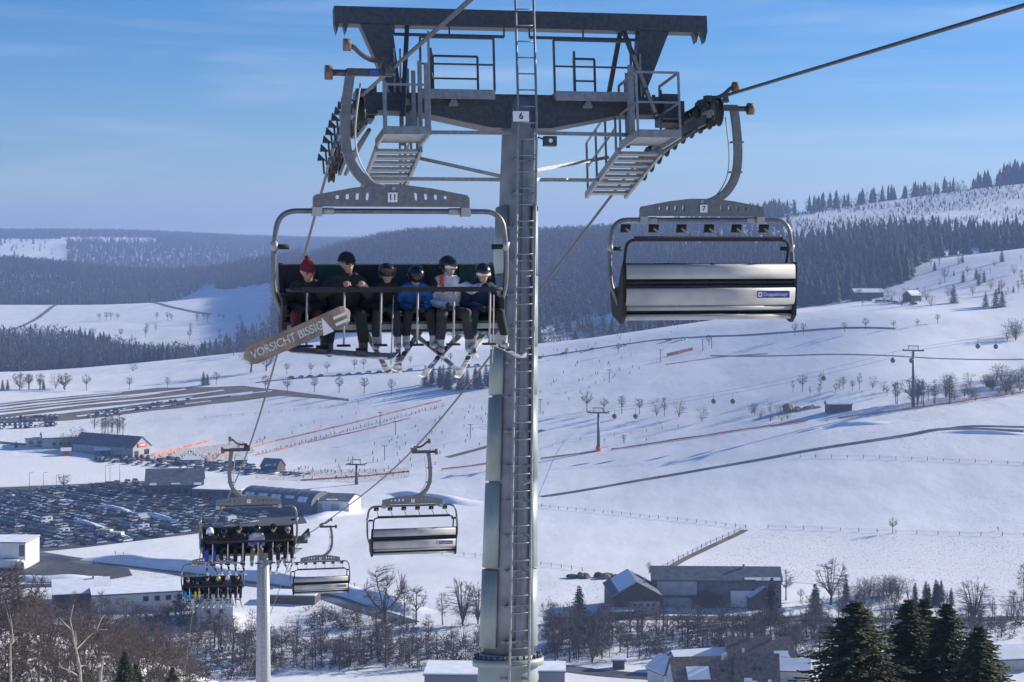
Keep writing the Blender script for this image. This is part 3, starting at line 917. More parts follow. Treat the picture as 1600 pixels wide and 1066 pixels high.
    kk = MB(); kk.box((0, .50, -2.950), (2.88, .05, .035)); kk.box((0, .50, -3.015), (2.88, .05, .03)); kk.obj('back_rails', M_PADK, root)
    lp = shellpan([(.53, -3.040), (.545, -3.070), (.54, -3.150), (.52, -3.240), (.485, -3.305), (.43, -3.335)], -1.44, 1.44, 'back_panel', M_ALU)
    shellpan([(.45, -3.340), (.44, -3.380), (.42, -3.410)], -1.42, 1.42, 'seat_rail', M_ALU)
    shellpan([(.40, -3.470), (.415, -3.510), (.38, -3.555), (.30, -3.570)], -1.42, 1.42, 'seat_rail', M_ALU)
    MB().box((0, -.20, -3.470), (2.84, .10, .07)).obj('seat_rail', M_ALU, root)
    MB().box((0, .08, -3.490), (2.8, .5, .04)).obj('seat_pan', M_CHAIR, root)
    sg = MB().box((-1.05, .562, -3.150), (.56, .012, .115)).obj('maker_sign', M_BLUE, lp)
    link('lettering', text_mesh('Doppelmayr', .085, M_WHITE, .001), sg, (-1.09, .570, -3.150), (R(90), 0, math.pi))
    lg = MB(); lg.box((-.82, .571, -3.150), (.07, .004, .075)); lg.obj('emblem', M_WHITE, sg)
    lg = MB(); lg.box((-.82, .575, -3.150), (.03, .004, .035)); lg.obj('emblem_mark', M_BLUE, sg)
    # side panels / armrests
    for s in (-1, 1):
        sd = MB(); sd.prism([(.5, -2.72), (.46, -2.62), (.38, -2.70), (.2, -3.02), (-.28, -3.08), (-.34, -3.16), (-.2, -3.5), (.3, -3.62), (.46, -3.5)], 'x', s * 1.46 - .03, s * 1.46 + .03)
        sd.obj('side_panel', M_PADK, root)
    # restraint bar with foot rests
    bar = empty('restraint_bar', (0, .1, -2.98), None, root)
    ang = 0 if occupied else -110
    bm_ = MB()
    bm_.tube(fillet([(-1.40, 0, 0), (-1.40, -.78, .02), (1.40, -.78, .02), (1.40, 0, 0)], .16, 5), .026, 8)
    bm_.obj('bar_tube', M_PADK, bar)
    MB().bar((-1.27, -.80, .02), (1.27, -.80, .02), .06, .065).obj('bar_padding', M_PADK, bar)
    for i in range(6):
        x = -1.2 + i * .485
        f = MB(); f.tube([(x, -.78, 0), (x, -.76, -.35), (x, -.72, -.70)], .014, 6)
        fo = f.obj('footrest_rod', M_ALU, bar)
        MB().prism([(-.66, -.70), (-.77, -.705), (-.79, -.725), (-.64, -.725)], 'x', x - .085, x + .085).obj('foot_plate', M_RUBBER, fo)
    bar.rotation_euler = (R(ang), 0, 0)
    return root
def hang(ch, sx, Y, face):
    p = rope_at(sx, Y)
    ch.location = p; ch.rotation_euler = (0, 0, AZ + (0 if face else math.pi))
    return ch
C11 = hang(chair('chairlift_seat', '11', True, 'chair number 11 loaded with six riders, nearest on the left rope'), -1, 23.8, True)
C7 = hang(chair('chairlift_seat', '7', False, 'empty chair number 7 seen from behind, largest on the right rope'), 1, 29.3, False)
proto_e = C7; proto_o = C11
def dup(o, lab, sx, Y, face):
    c = copy_tree(o); c['label'] = lab; hang(c, sx, Y, face); return c
CA = dup(proto_o, 'loaded chair with riders in front of the lower tower, second on the left rope', -1, 57.9, True)
CB = dup(proto_o, 'loaded chair farthest down the left rope, riders with bright blue and yellow trousers', -1, 90.7, True)
CD = dup(proto_e, 'empty chair seen from behind beside the tower mast, second on the right rope', 1, 61.5, False)
CE = dup(proto_e, 'smallest empty chair seen from behind, just right of the lower tower', 1, 94.6, False)

# the lower tower -------------------------------------------------------
T5 = Vector((-14.7, 104, 0))
t5 = empty('lift_tower', Vector((T5.x, T5.y, gz(T5.x, T5.y))), (0, 0, AZ)); tag(t5, 'lower grey lift tower with ladder, under the second loaded chair', 'lift tower')
hb = -17.6 - t5.location.z
MB().tube([(0, 0, -.5), (0, 0, hb * .5), (0, 0, hb)], [.48, .41, .34], 24).obj('mast', mat('mast_light_grey', (.36, .37, .385), .5, .2, var=.08, vscale=6), t5)
b = MB()
for sx in (-.15, .15): b.bar((sx, -.62, 0), (sx, -.52, hb + .6), .035)
l5 = b.obj('ladder', M_STEEL, t5)
zz = .3
while zz < hb + .5:
    link('rung', rung, l5, (0, -.62 + .1 * zz / hb, zz)); zz += .28
MB().box((-.5, 0, hb), (6.2, .35, .4)).obj('crossarm', M_DARK, t5)
for sx in (-1, 1):
    xr = -.5 + sx * 2.95
    tr = MB()
    for k in range(8):
        y = -2.4 + k * .68
        tr.tube([(xr - .05, y, .25 - .25 * y + hb), (xr + .05, y, .25 - .25 * y + hb)], .2, 14, 1)
    tr.bar((xr, -2.5, hb + .70), (xr, 2.6, hb - .55), .2, .26)
    tr.obj('sheave_train', [M_STEEL, M_RUBBER], t5)
    pf = MB(); pf.bar((xr - sx * .7, -2.4, hb - .1), (xr - sx * .7, 2.4, hb - 1.2), .7, .06)
    for k in range(4):
        y = -2.3 + k * 1.5
        pf.bar((xr - sx * 1.0, y, hb - .1 - .22 * (y + 2.4)), (xr - sx * 1.0, y, hb + .9 - .22 * (y + 2.4)), .04)
    pf.bar((xr - sx * 1.0, -2.3, hb + .88), (xr - sx * 1.0, 2.2, hb - .12), .04)
    pf.obj('catwalk', M_STEEL, t5)
# ------------------------------------------------------------------ people: one continuous skin from blended limbs
def sdf_mesh(name, prims, h, mats, smooth=True):
    A = np.array([p[0] for p in prims], float); B = np.array([p[1] for p in prims], float)
    R1 = np.array([p[2] for p in prims]); R2 = np.array([p[3] for p in prims])
    rm = np.maximum(R1, R2)[:, None]
    lo = np.minimum(A, B) - rm; hi = np.maximum(A, B) + rm
    o = lo.min(0) - 3 * h; n = np.ceil((hi.max(0) - o) / h).astype(int) + 4
    D = np.full(n, 1.0, np.float32)
    for i, p in enumerate(prims):
        k = p[5] if len(p) > 5 else .03
        a = np.maximum(((lo[i] - .07 - o) / h).astype(int), 0); b = np.minimum(((hi[i] + .07 - o) / h).astype(int) + 2, n)
        g = np.stack(np.meshgrid(*[o[j] + h * np.arange(a[j], b[j]) for j in range(3)], indexing='ij'), -1)
        ab = B[i] - A[i]; L2 = max(ab @ ab, 1e-9)
        t_ = np.clip(((g - A[i]) @ ab) / L2, 0, 1)
        d = np.linalg.norm(g - A[i] - t_[..., None] * ab, axis=-1) - (R1[i] + (R2[i] - R1[i]) * t_)
        s = D[a[0]:b[0], a[1]:b[1], a[2]:b[2]]
        hh = np.clip(.5 + .5 * (s - d) / k, 0, 1)
        s[...] = s + (d - s) * hh - k * hh * (1 - hh)
    ins = D < 0
    acc = np.zeros(tuple(n - 1) + (3,), np.float32); cnt = np.zeros(tuple(n - 1), np.float32)
    def sl(dx, dy, dz): return (slice(dx, n[0] - 1 + dx), slice(dy, n[1] - 1 + dy), slice(dz, n[2] - 1 + dz))
    for ax in range(3):
        for u in (0, 1):
            for v in (0, 1):
                q = [0, 0, 0]; q[(ax + 1) % 3] = u; q[(ax + 2) % 3] = v
                r = list(q); r[ax] = 1
                d0, d1 = D[sl(*q)], D[sl(*r)]
                c = (d0 < 0) != (d1 < 0)
                f = np.where(c, d0 / np.where(c, d0 - d1, 1), 0)
                w = np.array(q, np.float32)
                acc += np.where(c[..., None], w + f[..., None] * np.eye(3, dtype=np.float32)[ax], 0); cnt += c
    act = cnt > 0
    vid = np.full(act.shape, -1); vid[act] = np.arange(act.sum())
    ijk = np.argwhere(act)
    V = o + h * (ijk + acc[act] / cnt[act][:, None])
    F = []
    for ax in range(3):
        s0 = [slice(1, n[j] - 1) for j in range(3)]; s1 = list(s0); s1[ax] = slice(2, n[ax])
        s0[ax] = slice(1, n[ax] - 1)
        i0, i1 = ins[tuple(s0)], ins[tuple(s1)]
        for fl_ in (0, 1):
            e = np.argwhere((i0 & ~i1) if fl_ == 0 else (~i0 & i1)) + 1
            if not len(e): continue
            b1, b2 = np.eye(3, dtype=int)[(ax + 1) % 3], np.eye(3, dtype=int)[(ax + 2) % 3]
            q = [vid[tuple((e - b1 - b2).T)], vid[tuple((e - b2).T)], vid[tuple(e.T)], vid[tuple((e - b1).T)]]
            if fl_: q = q[::-1]
            F.append(np.stack(q, 1))
    F = np.concatenate(F)
    C = V[F].mean(1)
    best = np.full(len(C), 9.0); mi = np.zeros(len(C), int)
    for i, p in enumerate(prims):
        ab = B[i] - A[i]; t_ = np.clip(((C - A[i]) @ ab) / max(ab @ ab, 1e-9), 0, 1)
        d = np.linalg.norm(C - A[i] - t_[:, None] * ab, axis=1) - (R1[i] + (R2[i] - R1[i]) * t_)
        b = d < best; best[b] = d[b]; mi[b] = p[4]
    return mesh_np(name, V, F, mats, mi, smooth)

CM = {}
def cloth(c):
    k = tuple(round(x, 3) for x in c)
    if k not in CM: CM[k] = mat('cloth_%d' % len(CM), c, .85, var=.25, vscale=9, bump=.9, bscale=13)
    return CM[k]
M_SKIN = mat('skin', (.38, .22, .155), .55, var=.1, vscale=20)
M_BOOT = mat('ski_boot', (.34, .34, .36), .4, var=.3, vscale=10)
M_GLOSSK = mat('helmet_black', (.012, .012, .014), .25)
M_LENS_O = mat('lens_orange', (.35, .10, .03), .12, .6)
M_LENS_D = mat('lens_dark', (.01, .01, .012), .1)
M_FRAME_W = mat('goggle_white', (.72, .72, .74), .4)

def ell(c, rx, ry, rz, nu=18, nv=12, z0=-1.0, mi=0):
    """ellipsoid (optionally cut off below z0, in units of rz)"""
    V, F = [], []
    vs = np.linspace(math.asin(max(-1, z0)), math.pi / 2, nv)
    for v in vs:
        for j in range(nu):
            a = 2 * math.pi * j / nu
            V.append((c[0] + rx * math.cos(v) * math.cos(a), c[1] + ry * math.cos(v) * math.sin(a), c[2] + rz * math.sin(v)))
    for i in range(nv - 1):
        for j in range(nu):
            F.append((i * nu + j, i * nu + (j + 1) % nu, (i + 1) * nu + (j + 1) % nu, (i + 1) * nu + j))
    F.append(tuple(reversed(range(nu))))
    return V, F
def seated(ch, x, s, jacket, pants, label, head='beanie', hat=(.02, .02, .03), yaw=0., nod=0., lean=.3, hands='lap', skin_hands=False, boots=None, legs=(0, 0), voxel=.012, patch=None, tilt=0., puff=1.0, goggles=None, feet='ski', spread=.13, cat_='person', hair=None):
    z0 = -3.385
    s = s * .95
    J, T, K, B_, G_ = 0, 1, 2, 3, 4
    mats = [cloth(jacket), cloth(pants), M_SKIN, boots or M_BOOT, M_SKIN if skin_hands else cloth((.016, .016, .018)), cloth(patch or jacket)]
    q = lambda a, b, c: np.array((x + a * s, b, z0 + c * s))
    pr = []
    lb = lean * .3
    hip, waist, chest, nb = q(0, .14, .12), q(tilt * .35, .17 - lb * .3, .30), q(tilt * .75, .15 - lb * .7, .47), q(tilt, .12 - lb, .58)
    for sx in (-1, 1):
        pr.append((hip + (sx * .06 * s, 0, 0), waist + (sx * .06 * s, 0, 0), .14 * s * puff, .135 * s * puff, J, .05))
        pr.append((waist + (sx * .07 * s, 0, 0), chest + (sx * .09 * s, 0, 0), .135 * s * puff, .13 * s * puff, J, .05))
        pr.append((chest + (sx * .09 * s, 0, .02), nb + (sx * .11 * s, 0, -.02), .11 * s, .07 * s, J, .05))
    hd = nb + np.array((math.sin(yaw) * .02, -.03 - nod * .06, .165 * s - nod * .03))
    pr.append((nb + (0, 0, -.02), hd + (0, .02, -.06), .070 * s, .064 * s, J, .02))
    cy_, sy_ = math.cos(yaw), math.sin(yaw)
    def hp(a, b, c):      # head frame: a right, b forward (towards -y), c up
        b2, c2 = b * math.cos(nod) + c * math.sin(nod), -b * math.sin(nod) + c * math.cos(nod)
        return hd + np.array((a * cy_ + b2 * sy_, a * sy_ - b2 * cy_, c2)) * (s * .5 + .55)
    pr += [(hp(0, -.012, .03), hp(0, -.012, .035), .1, .1, K, .02), (hp(0, .03, -.03), hp(0, .042, -.066), .068, .048, K, .03), (hp(0, .088, .008), hp(0, .108, -.022), .010, .016, K, .012), (hp(-.02, .082, -.058), hp(.02, .082, -.058), .011, .011, K, .012)]
    pr += [(hp(sx * .088, -.01, -.005), hp(sx * .09, -.015, .02), .018, .02, K, .01) for sx in (-1, 1)]
    for n_, sx in enumerate((-1, 1)):
        sh = nb + np.array((sx * .185 * s, .03, -.075 * s))
        if hands == 'bar':
            hx = x + sx * .12 + (0.07 if skin_hands else 0); w = np.array((hx, -.60, -2.90)); el = np.array((x + sx * .30 * s, -.22, -3.02))
        elif hands == 'reach' and sx > 0:
            w = np.array((x + .38, -.58, -2.92)); el = np.array((x + .30 * s, -.14, -2.98))
        else:
            w = q(sx * .09, -.26, .21); el = q(sx * .29, .02, .24)
        pr.append((sh, el, .076 * s * puff, .066 * s * puff, J, .04)); pr.append((el, w, .064 * s * puff, .05 * s, J, .03))
        if patch: pr.append((sh + (sx * .012, -.03, .01), sh * .6 + el * .4 + (sx * .014, -.02, 0), .066 * s, .06 * s, 5, .02))
        f = (w - el) / np.linalg.norm(w - el)
        on = hands == 'bar' or (hands == 'reach' and sx > 0)
        pe = w + f * .06
        pr.append((w, pe, .036 * s, .040 * s, G_, .015))
        for k in range(4):
            dx = (-.033 + k * .022) * s; r_ = (.0125 if skin_hands else .0165) * (1 if k < 3 else .88); ln = (1, 1.1, 1.05, .85)[k]
            a = pe + (dx, -.005, .012)
            b = a + np.array((0, -.045 * ln, .004 if on else -.016)); c = b + np.array((0, -.018, -.042 * ln))
            pr += [(a, b, r_, r_, G_, .006), (b, c, r_, r_ * .9, G_, .006)]
        pr.append((w + f * .02 + (-sx * .03, 0, 0), w + f * .065 + (-sx * .055, 0, -.022), .017, .014, G_, .008))
        # legs
        sp = spread * s
        lg = legs[n_]
        h_ = q(sx * .095, .08, .085); kn = np.array((x + sx * sp + lg * .4, -.40 * s, z0 + .085)); an = np.array((x + sx * sp + lg, -.42 * s - .02, z0 - .33 * s)); toe = an + (lg * .1, -.15 * s, -.075 * s)
        pr += [(h_, kn, .10 * s, .078 * s, T, .03), (kn, an + (0, 0, .10), .078 * s, .072 * s, T, .02), (an + (0, 0, .12), an + (0, .01, -.05), .062 * s, .06 * s, B_, .01), (an + (0, .03, -.075), toe, .052 * s, .045 * s, B_, .02)]
    o = link('person', sdf_mesh('person', pr, voxel, mats), None)
    tag(o, label, cat_, 'riders on the chairlift')
    o.matrix_world = ch.matrix_world.copy() if False else Matrix.Translation(ch.location) @ Euler(ch.rotation_euler).to_matrix().to_4x4()
    hs_ = s * .5 + .55
    Mh = Matrix.Translation(Vector(hd)) @ Euler((nod, 0, 0)).to_matrix().to_4x4() if False else Matrix.Translation(Vector(hd)) @ (Matrix.Rotation(yaw, 4, 'Z') @ Matrix.Rotation(nod, 4, 'X')) @ Matrix.Scale(hs_, 4)
    def acc(nm, mb, m_):
        c = mb.obj(nm, m_, o); c.matrix_local = Mh; return c
    if head == 'helmet':
        hm_ = acc('helmet', MB().add(*ell((0, .012, .035), .118, .135, .122, 20, 10, -.45), smooth=True).add(*ell((-.098, .02, -.03), .03, .06, .06, 10, 6), smooth=True).add(*ell((.098, .02, -.03), .03, .06, .06, 10, 6), smooth=True), hat if not isinstance(hat, tuple) else M_GLOSSK if sum(hat) < .1 else mat('helmet_%.2f_%.2f' % hat[:2], hat, .3))
        if goggles:
            up = .055 if goggles == 'up' else 0
            g = MB()
            for k in range(9):
                a0_, a1_ = R(-68 + k * 136 / 9), R(-68 + (k + 1) * 136 / 9)
                r0_, h_ = (.118, .04) if not up else (.135, .038)
                g.add([(r0_ * math.sin(a) * .95, -r0_ * math.cos(a) * 1.02, zz + up) for a in (a0_, a1_) for zz in (-.028 + .012, h_ + .005)] + [((r0_ - .02) * math.sin(a) * .95, -(r0_ - .02) * math.cos(a), zz + up) for a in (a0_, a1_) for zz in (-.028 + .012, h_ + .005)], [(0, 1, 3, 2), (4, 6, 7, 5), (1, 5, 7, 3), (0, 2, 6, 4)], 0)
            acc('goggle_frame', g, M_FRAME_W if goggles == 'white' else M_GLOSSK)
            g = MB().add(*ell((0, -.06, .016 + up), .078 if not up else .08, .074 if not up else .082, .025, 16, 8), smooth=True)
            acc('goggle_lens', g, M_LENS_O)
    elif head == 'beanie':
        be_ = MB().add(*ell((0, .018, .052), .108, .122, .108, 20, 10, -.12), smooth=True)
        be_.tube([(.104 * math.cos(a), .018 + .12 * math.sin(a), .042) for a in np.linspace(0, 2 * math.pi, 21)], .014, 6)
        if hat[0] > .05:
            be_.add(*ell((-.02, .01, .12), .07, .075, .07, 14, 8), smooth=True)
        b_ = acc('knitted_hat', be_, mat('knit_%.2f' % hat[0], hat, .95, var=.3, vscale=40, bump=.5, bscale=80))
        if hat[0] > .05: acc('bobble', MB().add(*ell((-.035, .01, .20), .038, .038, .036, 12, 8), smooth=True), mat('knit_%.2f' % hat[0], hat))
    elif head == 'hair':
        acc('hair', MB().add(*ell((0, .022, .035), .104, .112, .098, 16, 10, -.5), smooth=True), mat('hair_%.3f' % hat[0], hat, .8, var=.3, vscale=30))
    if goggles == 'shades':
        g = MB()
        for sx in (-1, 1): g.add(*ell((sx * .040, -.094, .008), .038, .02, .022, 12, 6), smooth=True)
        g.bar((-.08, -.07, .014), (-.1, .04, .014), .008); g.bar((.08, -.07, .014), (.1, .04, .014), .008); g.bar((-.02, -.108, .014), (.02, -.108, .014), .008)
        acc('sunglasses', g, M_LENS_D)
    if voxel < .015 and goggles in (None, 'up'):
        for sx in (-1, 1): acc('eye', MB().add(*ell((sx * .036, -.086, .012), .016, .012, .009, 8, 6), smooth=True), M_LENS_D)
    soles = []
    for n_, sx in enumerate((-1, 1)):
        soles.append(Vector((x + sx * spread * s + legs[n_], -.50 * s - .02, z0 - .33 * s - .135 * s)))
    return o, soles
SKI_M = [mat('ski_grey', (.42, .41, .40), .35, var=.35, vscale=4), mat('ski_pale', (.52, .51, .50), .35, var=.35, vscale=4)]
M_BIND = mat('binding', (.03, .03, .035), .5)
def ski_mesh(L_, w, m_):
    V = []; F = []; n = 14
    for i in range(n + 1):
        t_ = i / n; y = (t_ - .45) * L_
        wid = w * (1 - .25 * math.sin(math.pi * min(1, max(0, (t_ - .1) / .8)))) * (1 if t_ < .9 else max(.25, 1 - ((t_ - .9) / .1) ** 2 * .8))
        zz = .10 * max(0, (t_ - .86) / .14) ** 2 + .012 * math.sin(math.pi * t_)
        V += [(-wid / 2, -y, zz), (wid / 2, -y, zz), (wid / 2, -y, zz + .014), (-wid / 2, -y, zz + .014)]
    for i in range(n):
        for j in range(4): F.append((4 * i + j, 4 * i + (j + 1) % 4, 4 * i + 4 + (j + 1) % 4, 4 * i + 4 + j))
    F += [(3, 2, 1, 0), (4 * n, 4 * n + 1, 4 * n + 2, 4 * n + 3)]
    m = MB().add(V, F, 0)
    return m.mesh('ski', m_)
SKI = [ski_mesh(1.35, .085, SKI_M[0]), ski_mesh(1.5, .085, SKI_M[1])]
BIND = MB().box((0, -.13, .03), (.06, .07, .035)).box((0, .16, .035), (.06, .08, .045)).box((0, .01, .018), (.05, .3, .012)).mesh('binding', M_BIND)
def ski(ch, p, which, pitch, yaw, label, roll=0):
    o = link('ski', SKI[which]); tag(o, label, 'ski', 'skis on the chairlift riders')
    M_ = Matrix.Translation(ch.location) @ Euler(ch.rotation_euler).to_matrix().to_4x4()
    o.matrix_world = M_ @ Matrix.Translation(p + Vector((0, 0, -.03))) @ Euler((R(pitch), R(roll), R(yaw)), 'ZYX').to_matrix().to_4x4()
    link('binding', BIND, o)
    return o
def board_mesh(L_, w, m_):
    n = 24; V = []; F = []
    out = []
    for i in range(n + 1):
        t_ = -1 + 2 * i / n
        wd = w / 2 * (1 - .1 * (1 - t_ * t_)) * (1 if abs(t_) < .82 else math.sqrt(max(0.02, 1 - ((abs(t_) - .82) / .18) ** 2)))
        out.append((t_ * L_ / 2, wd, .06 * max(0, (abs(t_) - .8) / .2) ** 2))
    for a, wd, zz in out: V += [(a, -wd, zz), (a, wd, zz), (a, wd, zz + .012), (a, -wd, zz + .012)]
    for i in range(n):
        for j in range(4): F.append((4 * i + j, 4 * i + (j + 1) % 4, 4 * i + 4 + (j + 1) % 4, 4 * i + 4 + j))
    F += [(3, 2, 1, 0), (4 * n, 4 * n + 1, 4 * n + 2, 4 * n + 3)]
    return MB().add(V, F, 0).mesh('snowboard', m_)
M_BOARD = mat('board_brown', (.17, .125, .095), .4, var=.25, vscale=5)
M_BOARD2 = mat('board_grey', (.34, .32, .31), .4, var=.2, vscale=5)
M_RED = mat('red_part', (.5, .04, .02), .5)

K_ = (.013, .013, .015)
riders = [
    dict(x=-1.19, s=.93, jacket=(.012, .012, .014), pants=(.10, .012, .014), label='rider in maroon bobble hat and dark jacket at the left end of chair 11', head='beanie', hat=(.13, .012, .018), yaw=.25, nod=.35, lean=.75, tilt=.05, boots=M_BIND, legs=(.02, .10), spread=.16),
    dict(x=-.66, s=1.07, jacket=(.016, .017, .015), pants=(.011, .011, .012), label='man in navy beanie and sunglasses, bare hands on the bar of chair 11', head='beanie', hat=(.006, .009, .022), yaw=.35, lean=1.0, tilt=.03, hands='bar', skin_hands=True, goggles='shades', boots=M_BIND, legs=(-.06, .05), spread=.17, puff=1.08),
    dict(x=-.12, s=.88, jacket=(.011, .011, .013), pants=(.02, .02, .022), label='child in black with orange goggles pushed up on a black helmet, third on chair 11', head='helmet', goggles='up', yaw=.35, nod=.15, lean=.6, tilt=.04, legs=(-.03, .04)),
    dict(x=.32, s=.86, jacket=(.012, .09, .27), pants=(.012, .012, .014), label='child in bright blue jacket with bowed black helmet, fourth on chair 11', head='helmet', yaw=.1, nod=.75, lean=.8, tilt=-.02, legs=(-.05, .07), spread=.15),
    dict(x=.79, s=1.0, jacket=(.52, .53, .60), pants=(.035, .034, .036), label='skier in white jacket, black helmet and white goggles, fifth on chair 11', head='helmet', goggles='white', yaw=.6, lean=.4, tilt=-.03, hands='reach', patch=(.015, .015, .02), legs=(-.05, .06), spread=.15),
    dict(x=1.24, s=.87, jacket=(.01, .018, .075), pants=(.013, .013, .015), label='child in navy jacket, black helmet and white goggles at the right end of chair 11', head='helmet', goggles='white', yaw=.1, nod=.05, lean=.5, spread=.19, legs=(-.04, .08)),
]
def put_local(o, ch, M_):
    o.matrix_world = Matrix.Translation(ch.location) @ Euler(ch.rotation_euler).to_matrix().to_4x4() @ M_
names = ['maroon hat rider', 'beanie man', 'third rider', 'child in bright blue', 'white jacket skier', 'navy child']
for i, d in enumerate(riders):
    o, soles = seated(C11, **d)
    if i >= 2:
        yw = [(8, -6), (-24, 22), (-30, -24), (-8, 8)][i - 2]
        for k, so in enumerate(soles):
            if i == 5: so = so + Vector((0, 0, 0))
            ski(C11, so, 0 if i in (2, 3) else 1, 24 if i < 5 else 6, yw[k], '%s ski of the %s on chair 11' % (('left-hand', 'right-hand')[k], names[i]))
    if i in (2, 5):
        pm_ = MB().tube([(d['x'] + .10, -.34, -3.05), (d['x'] + .06, -.52, -3.45), (d['x'] + .02, -.66, -3.95)], .009, 5); po = pm_.obj('ski_pole', M_ALU); tag(po, 'thin ski pole held by the %s on chair 11' % names[i], 'ski pole'); put_local(po, C11, Matrix())
    if i == 4:
        st = MB().bar((d['x'] - .13, -.09, -2.78), (d['x'] - .10, -.10, -3.02), .05, .02); so_ = st.obj('red_strap', M_RED, o)
# snowboard with lettering, its base turned to the camera
bd = link('snowboard', board_mesh(1.50, .28, M_BOARD)); tag(bd, 'brown snowboard with large pale lettering hanging from the left end of chair 11', 'snowboard')
a_, c_ = Vector(((390 - 613) / 115.6, -.82, -(552 - 113) / 115.6)), Vector(((532 - 613) / 115.6, -.70, -(493 - 113) / 115.6))
ax = (c_ - a_).normalized(); nrm = Vector((.12, -1, -.15)); nrm = (nrm - ax * nrm.dot(ax)).normalized(); yv = (-nrm).cross(ax).normalized()
MBd = Matrix((ax, yv, -nrm)).transposed().to_4x4(); MBd.translation = (a_ + c_) / 2 * 1.0
put_local(bd, C11, MBd)
M_LET = mat('lettering_grey', (.42, .42, .43), .5, var=.25, vscale=25)
tx = link('lettering', text_mesh('VORSICHT BISSIG', .135, M_LET, .001, .003), bd, (-.16, 0, -.004), (math.pi, 0, 0))
tx.scale = (.96, 1.15, 1)
pp = MB(); pp.add([(.30, .14, -.003), (.45, .14, -.003), (.36, -.10, -.003)], [(0, 1, 2)]); pp.add([(.5, .09, -.003), (.7, .09, -.003), (.7, .05, -.003), (.5, .05, -.003)], [(0, 1, 2, 3)]); pp.add([(.5, -.0, -.003), (.68, -.0, -.003), (.68, -.04, -.003), (.5, -.04, -.003)], [(0, 1, 2, 3)])
pp.obj('print', mat('print_white', (.62, .62, .64), .5), bd)
for xx in (-.28, .28): MB().box((xx, 0, .04), (.13, .2, .05)).obj('binding', M_BIND, bd)
b2 = link('snowboard', board_mesh(1.52, .27, M_BOARD2)); tag(b2, 'thin grey snowboard seen edge-on below the beanie man on chair 11', 'snowboard')
a_, c_ = Vector(((443 - 613) / 115.6, -.60, -(545 - 113) / 115.6)), Vector(((606 - 613) / 115.6, -.72, -(558 - 113) / 115.6))
ax = (c_ - a_).normalized(); up = Vector((0, -.25, 1)); up = (up - ax * up.dot(ax)).normalized(); yv = up.cross(ax)
M2 = Matrix((ax, yv, up)).transposed().to_4x4(); M2.translation = (a_ + c_) / 2
put_local(b2, C11, M2)
for xx in (-.25, .27): MB().box((xx, 0, .04), (.14, .18, .05)).obj('binding', M_BIND, b2)
MB().box((-.7, 0, .014), (.1, .2, .01)).obj('red_tip', M_RED, b2)

ridersA = [
    dict(x=-1.26, s=.95, jacket=(.02, .025, .035), pants=(.015, .055, .40), head='helmet', hat=(.7, .72, .75), label='rider with white helmet and bright blue trousers on the second loaded chair'),
    dict(x=-.80, s=.9, jacket=(.013, .013, .015), pants=(.013, .013, .015), head='helmet', nod=.6, label='rider all in black with bowed head, second from left on the second loaded chair'),
    dict(x=-.33, s=1.02, jacket=(.012, .012, .016), pants=(.016, .016, .018), head='hair', hat=(.02, .013, .01), goggles='shades', label='bareheaded man in black with sunglasses on the second loaded chair'),
    dict(x=.26, s=1.0, jacket=(.45, .42, .60), pants=(.20, .16, .10), head='helmet', nod=.5, label='rider with pale lilac jacket and khaki trousers on the second loaded chair', legs=(-.06, .0)),
    dict(x=.80, s=1.02, jacket=(.012, .012, .014), pants=(.014, .014, .015), head='beanie', hat=(.012, .012, .014), goggles='shades', label='rider in black cap, second from right on the second loaded chair'),
    dict(x=1.27, s=.92, jacket=(.02, .015, .012), pants=(.014, .014, .016), head='hair', hat=(.06, .03, .018), goggles='shades', label='brown-haired rider in sunglasses at the right end of the second loaded chair'),
]
ridersB = [
    dict(x=-1.27, s=.95, jacket=(.014, .014, .016), pants=(.02, .25, .55), head='hair', hat=(.03, .02, .015), label='rider with sky blue trousers on the farthest loaded chair'),
    dict(x=-.78, s=.8, jacket=(.02, .02, .022), pants=(.60, .55, .03), head='helmet', label='child with yellow trousers on the farthest loaded chair'),
    dict(x=-.28, s=1.0, jacket=(.015, .02, .045), pants=(.015, .015, .017), head='beanie', hat=(.04, .02, .02), label='rider in dark navy jacket, third from left on the farthest loaded chair'),
    dict(x=.28, s=.95, jacket=(.016, .018, .016), pants=(.02, .02, .022), head='helmet', hat=(.5, .45, .12), label='rider with yellow helmet, fourth from left on the farthest loaded chair'),
    dict(x=.76, s=.97, jacket=(.05, .055, .07), pants=(.018, .018, .02), head='helmet', hat=(.7, .7, .72), label='rider with white helmet and grey jacket on the farthest loaded chair'),
    dict(x=1.27, s=1.03, jacket=(.012, .012, .013), pants=(.012, .012, .013), head='beanie', hat=(.03, .012, .012), label='rider in black at the right end of the farthest loaded chair'),
]
for ch, lst, vx, nm in ((CA, ridersA, .02, 'second loaded chair'), (CB, ridersB, .028, 'farthest loaded chair')):
    for i, d in enumerate(lst):
        o, soles = seated(ch, voxel=vx, yaw=RND.uniform(-.3, .3), lean=.45, **d)
        if not (ch is CA and i == 3):
            for k, so in enumerate(soles):
                ski(ch, so, i % 2, 12, RND.uniform(-14, 14), '%s ski of rider %s from the left on the %s' % (('left-hand', 'right-hand')[k], ('one', 'two', 'three', 'four', 'five', 'six')[i], nm))
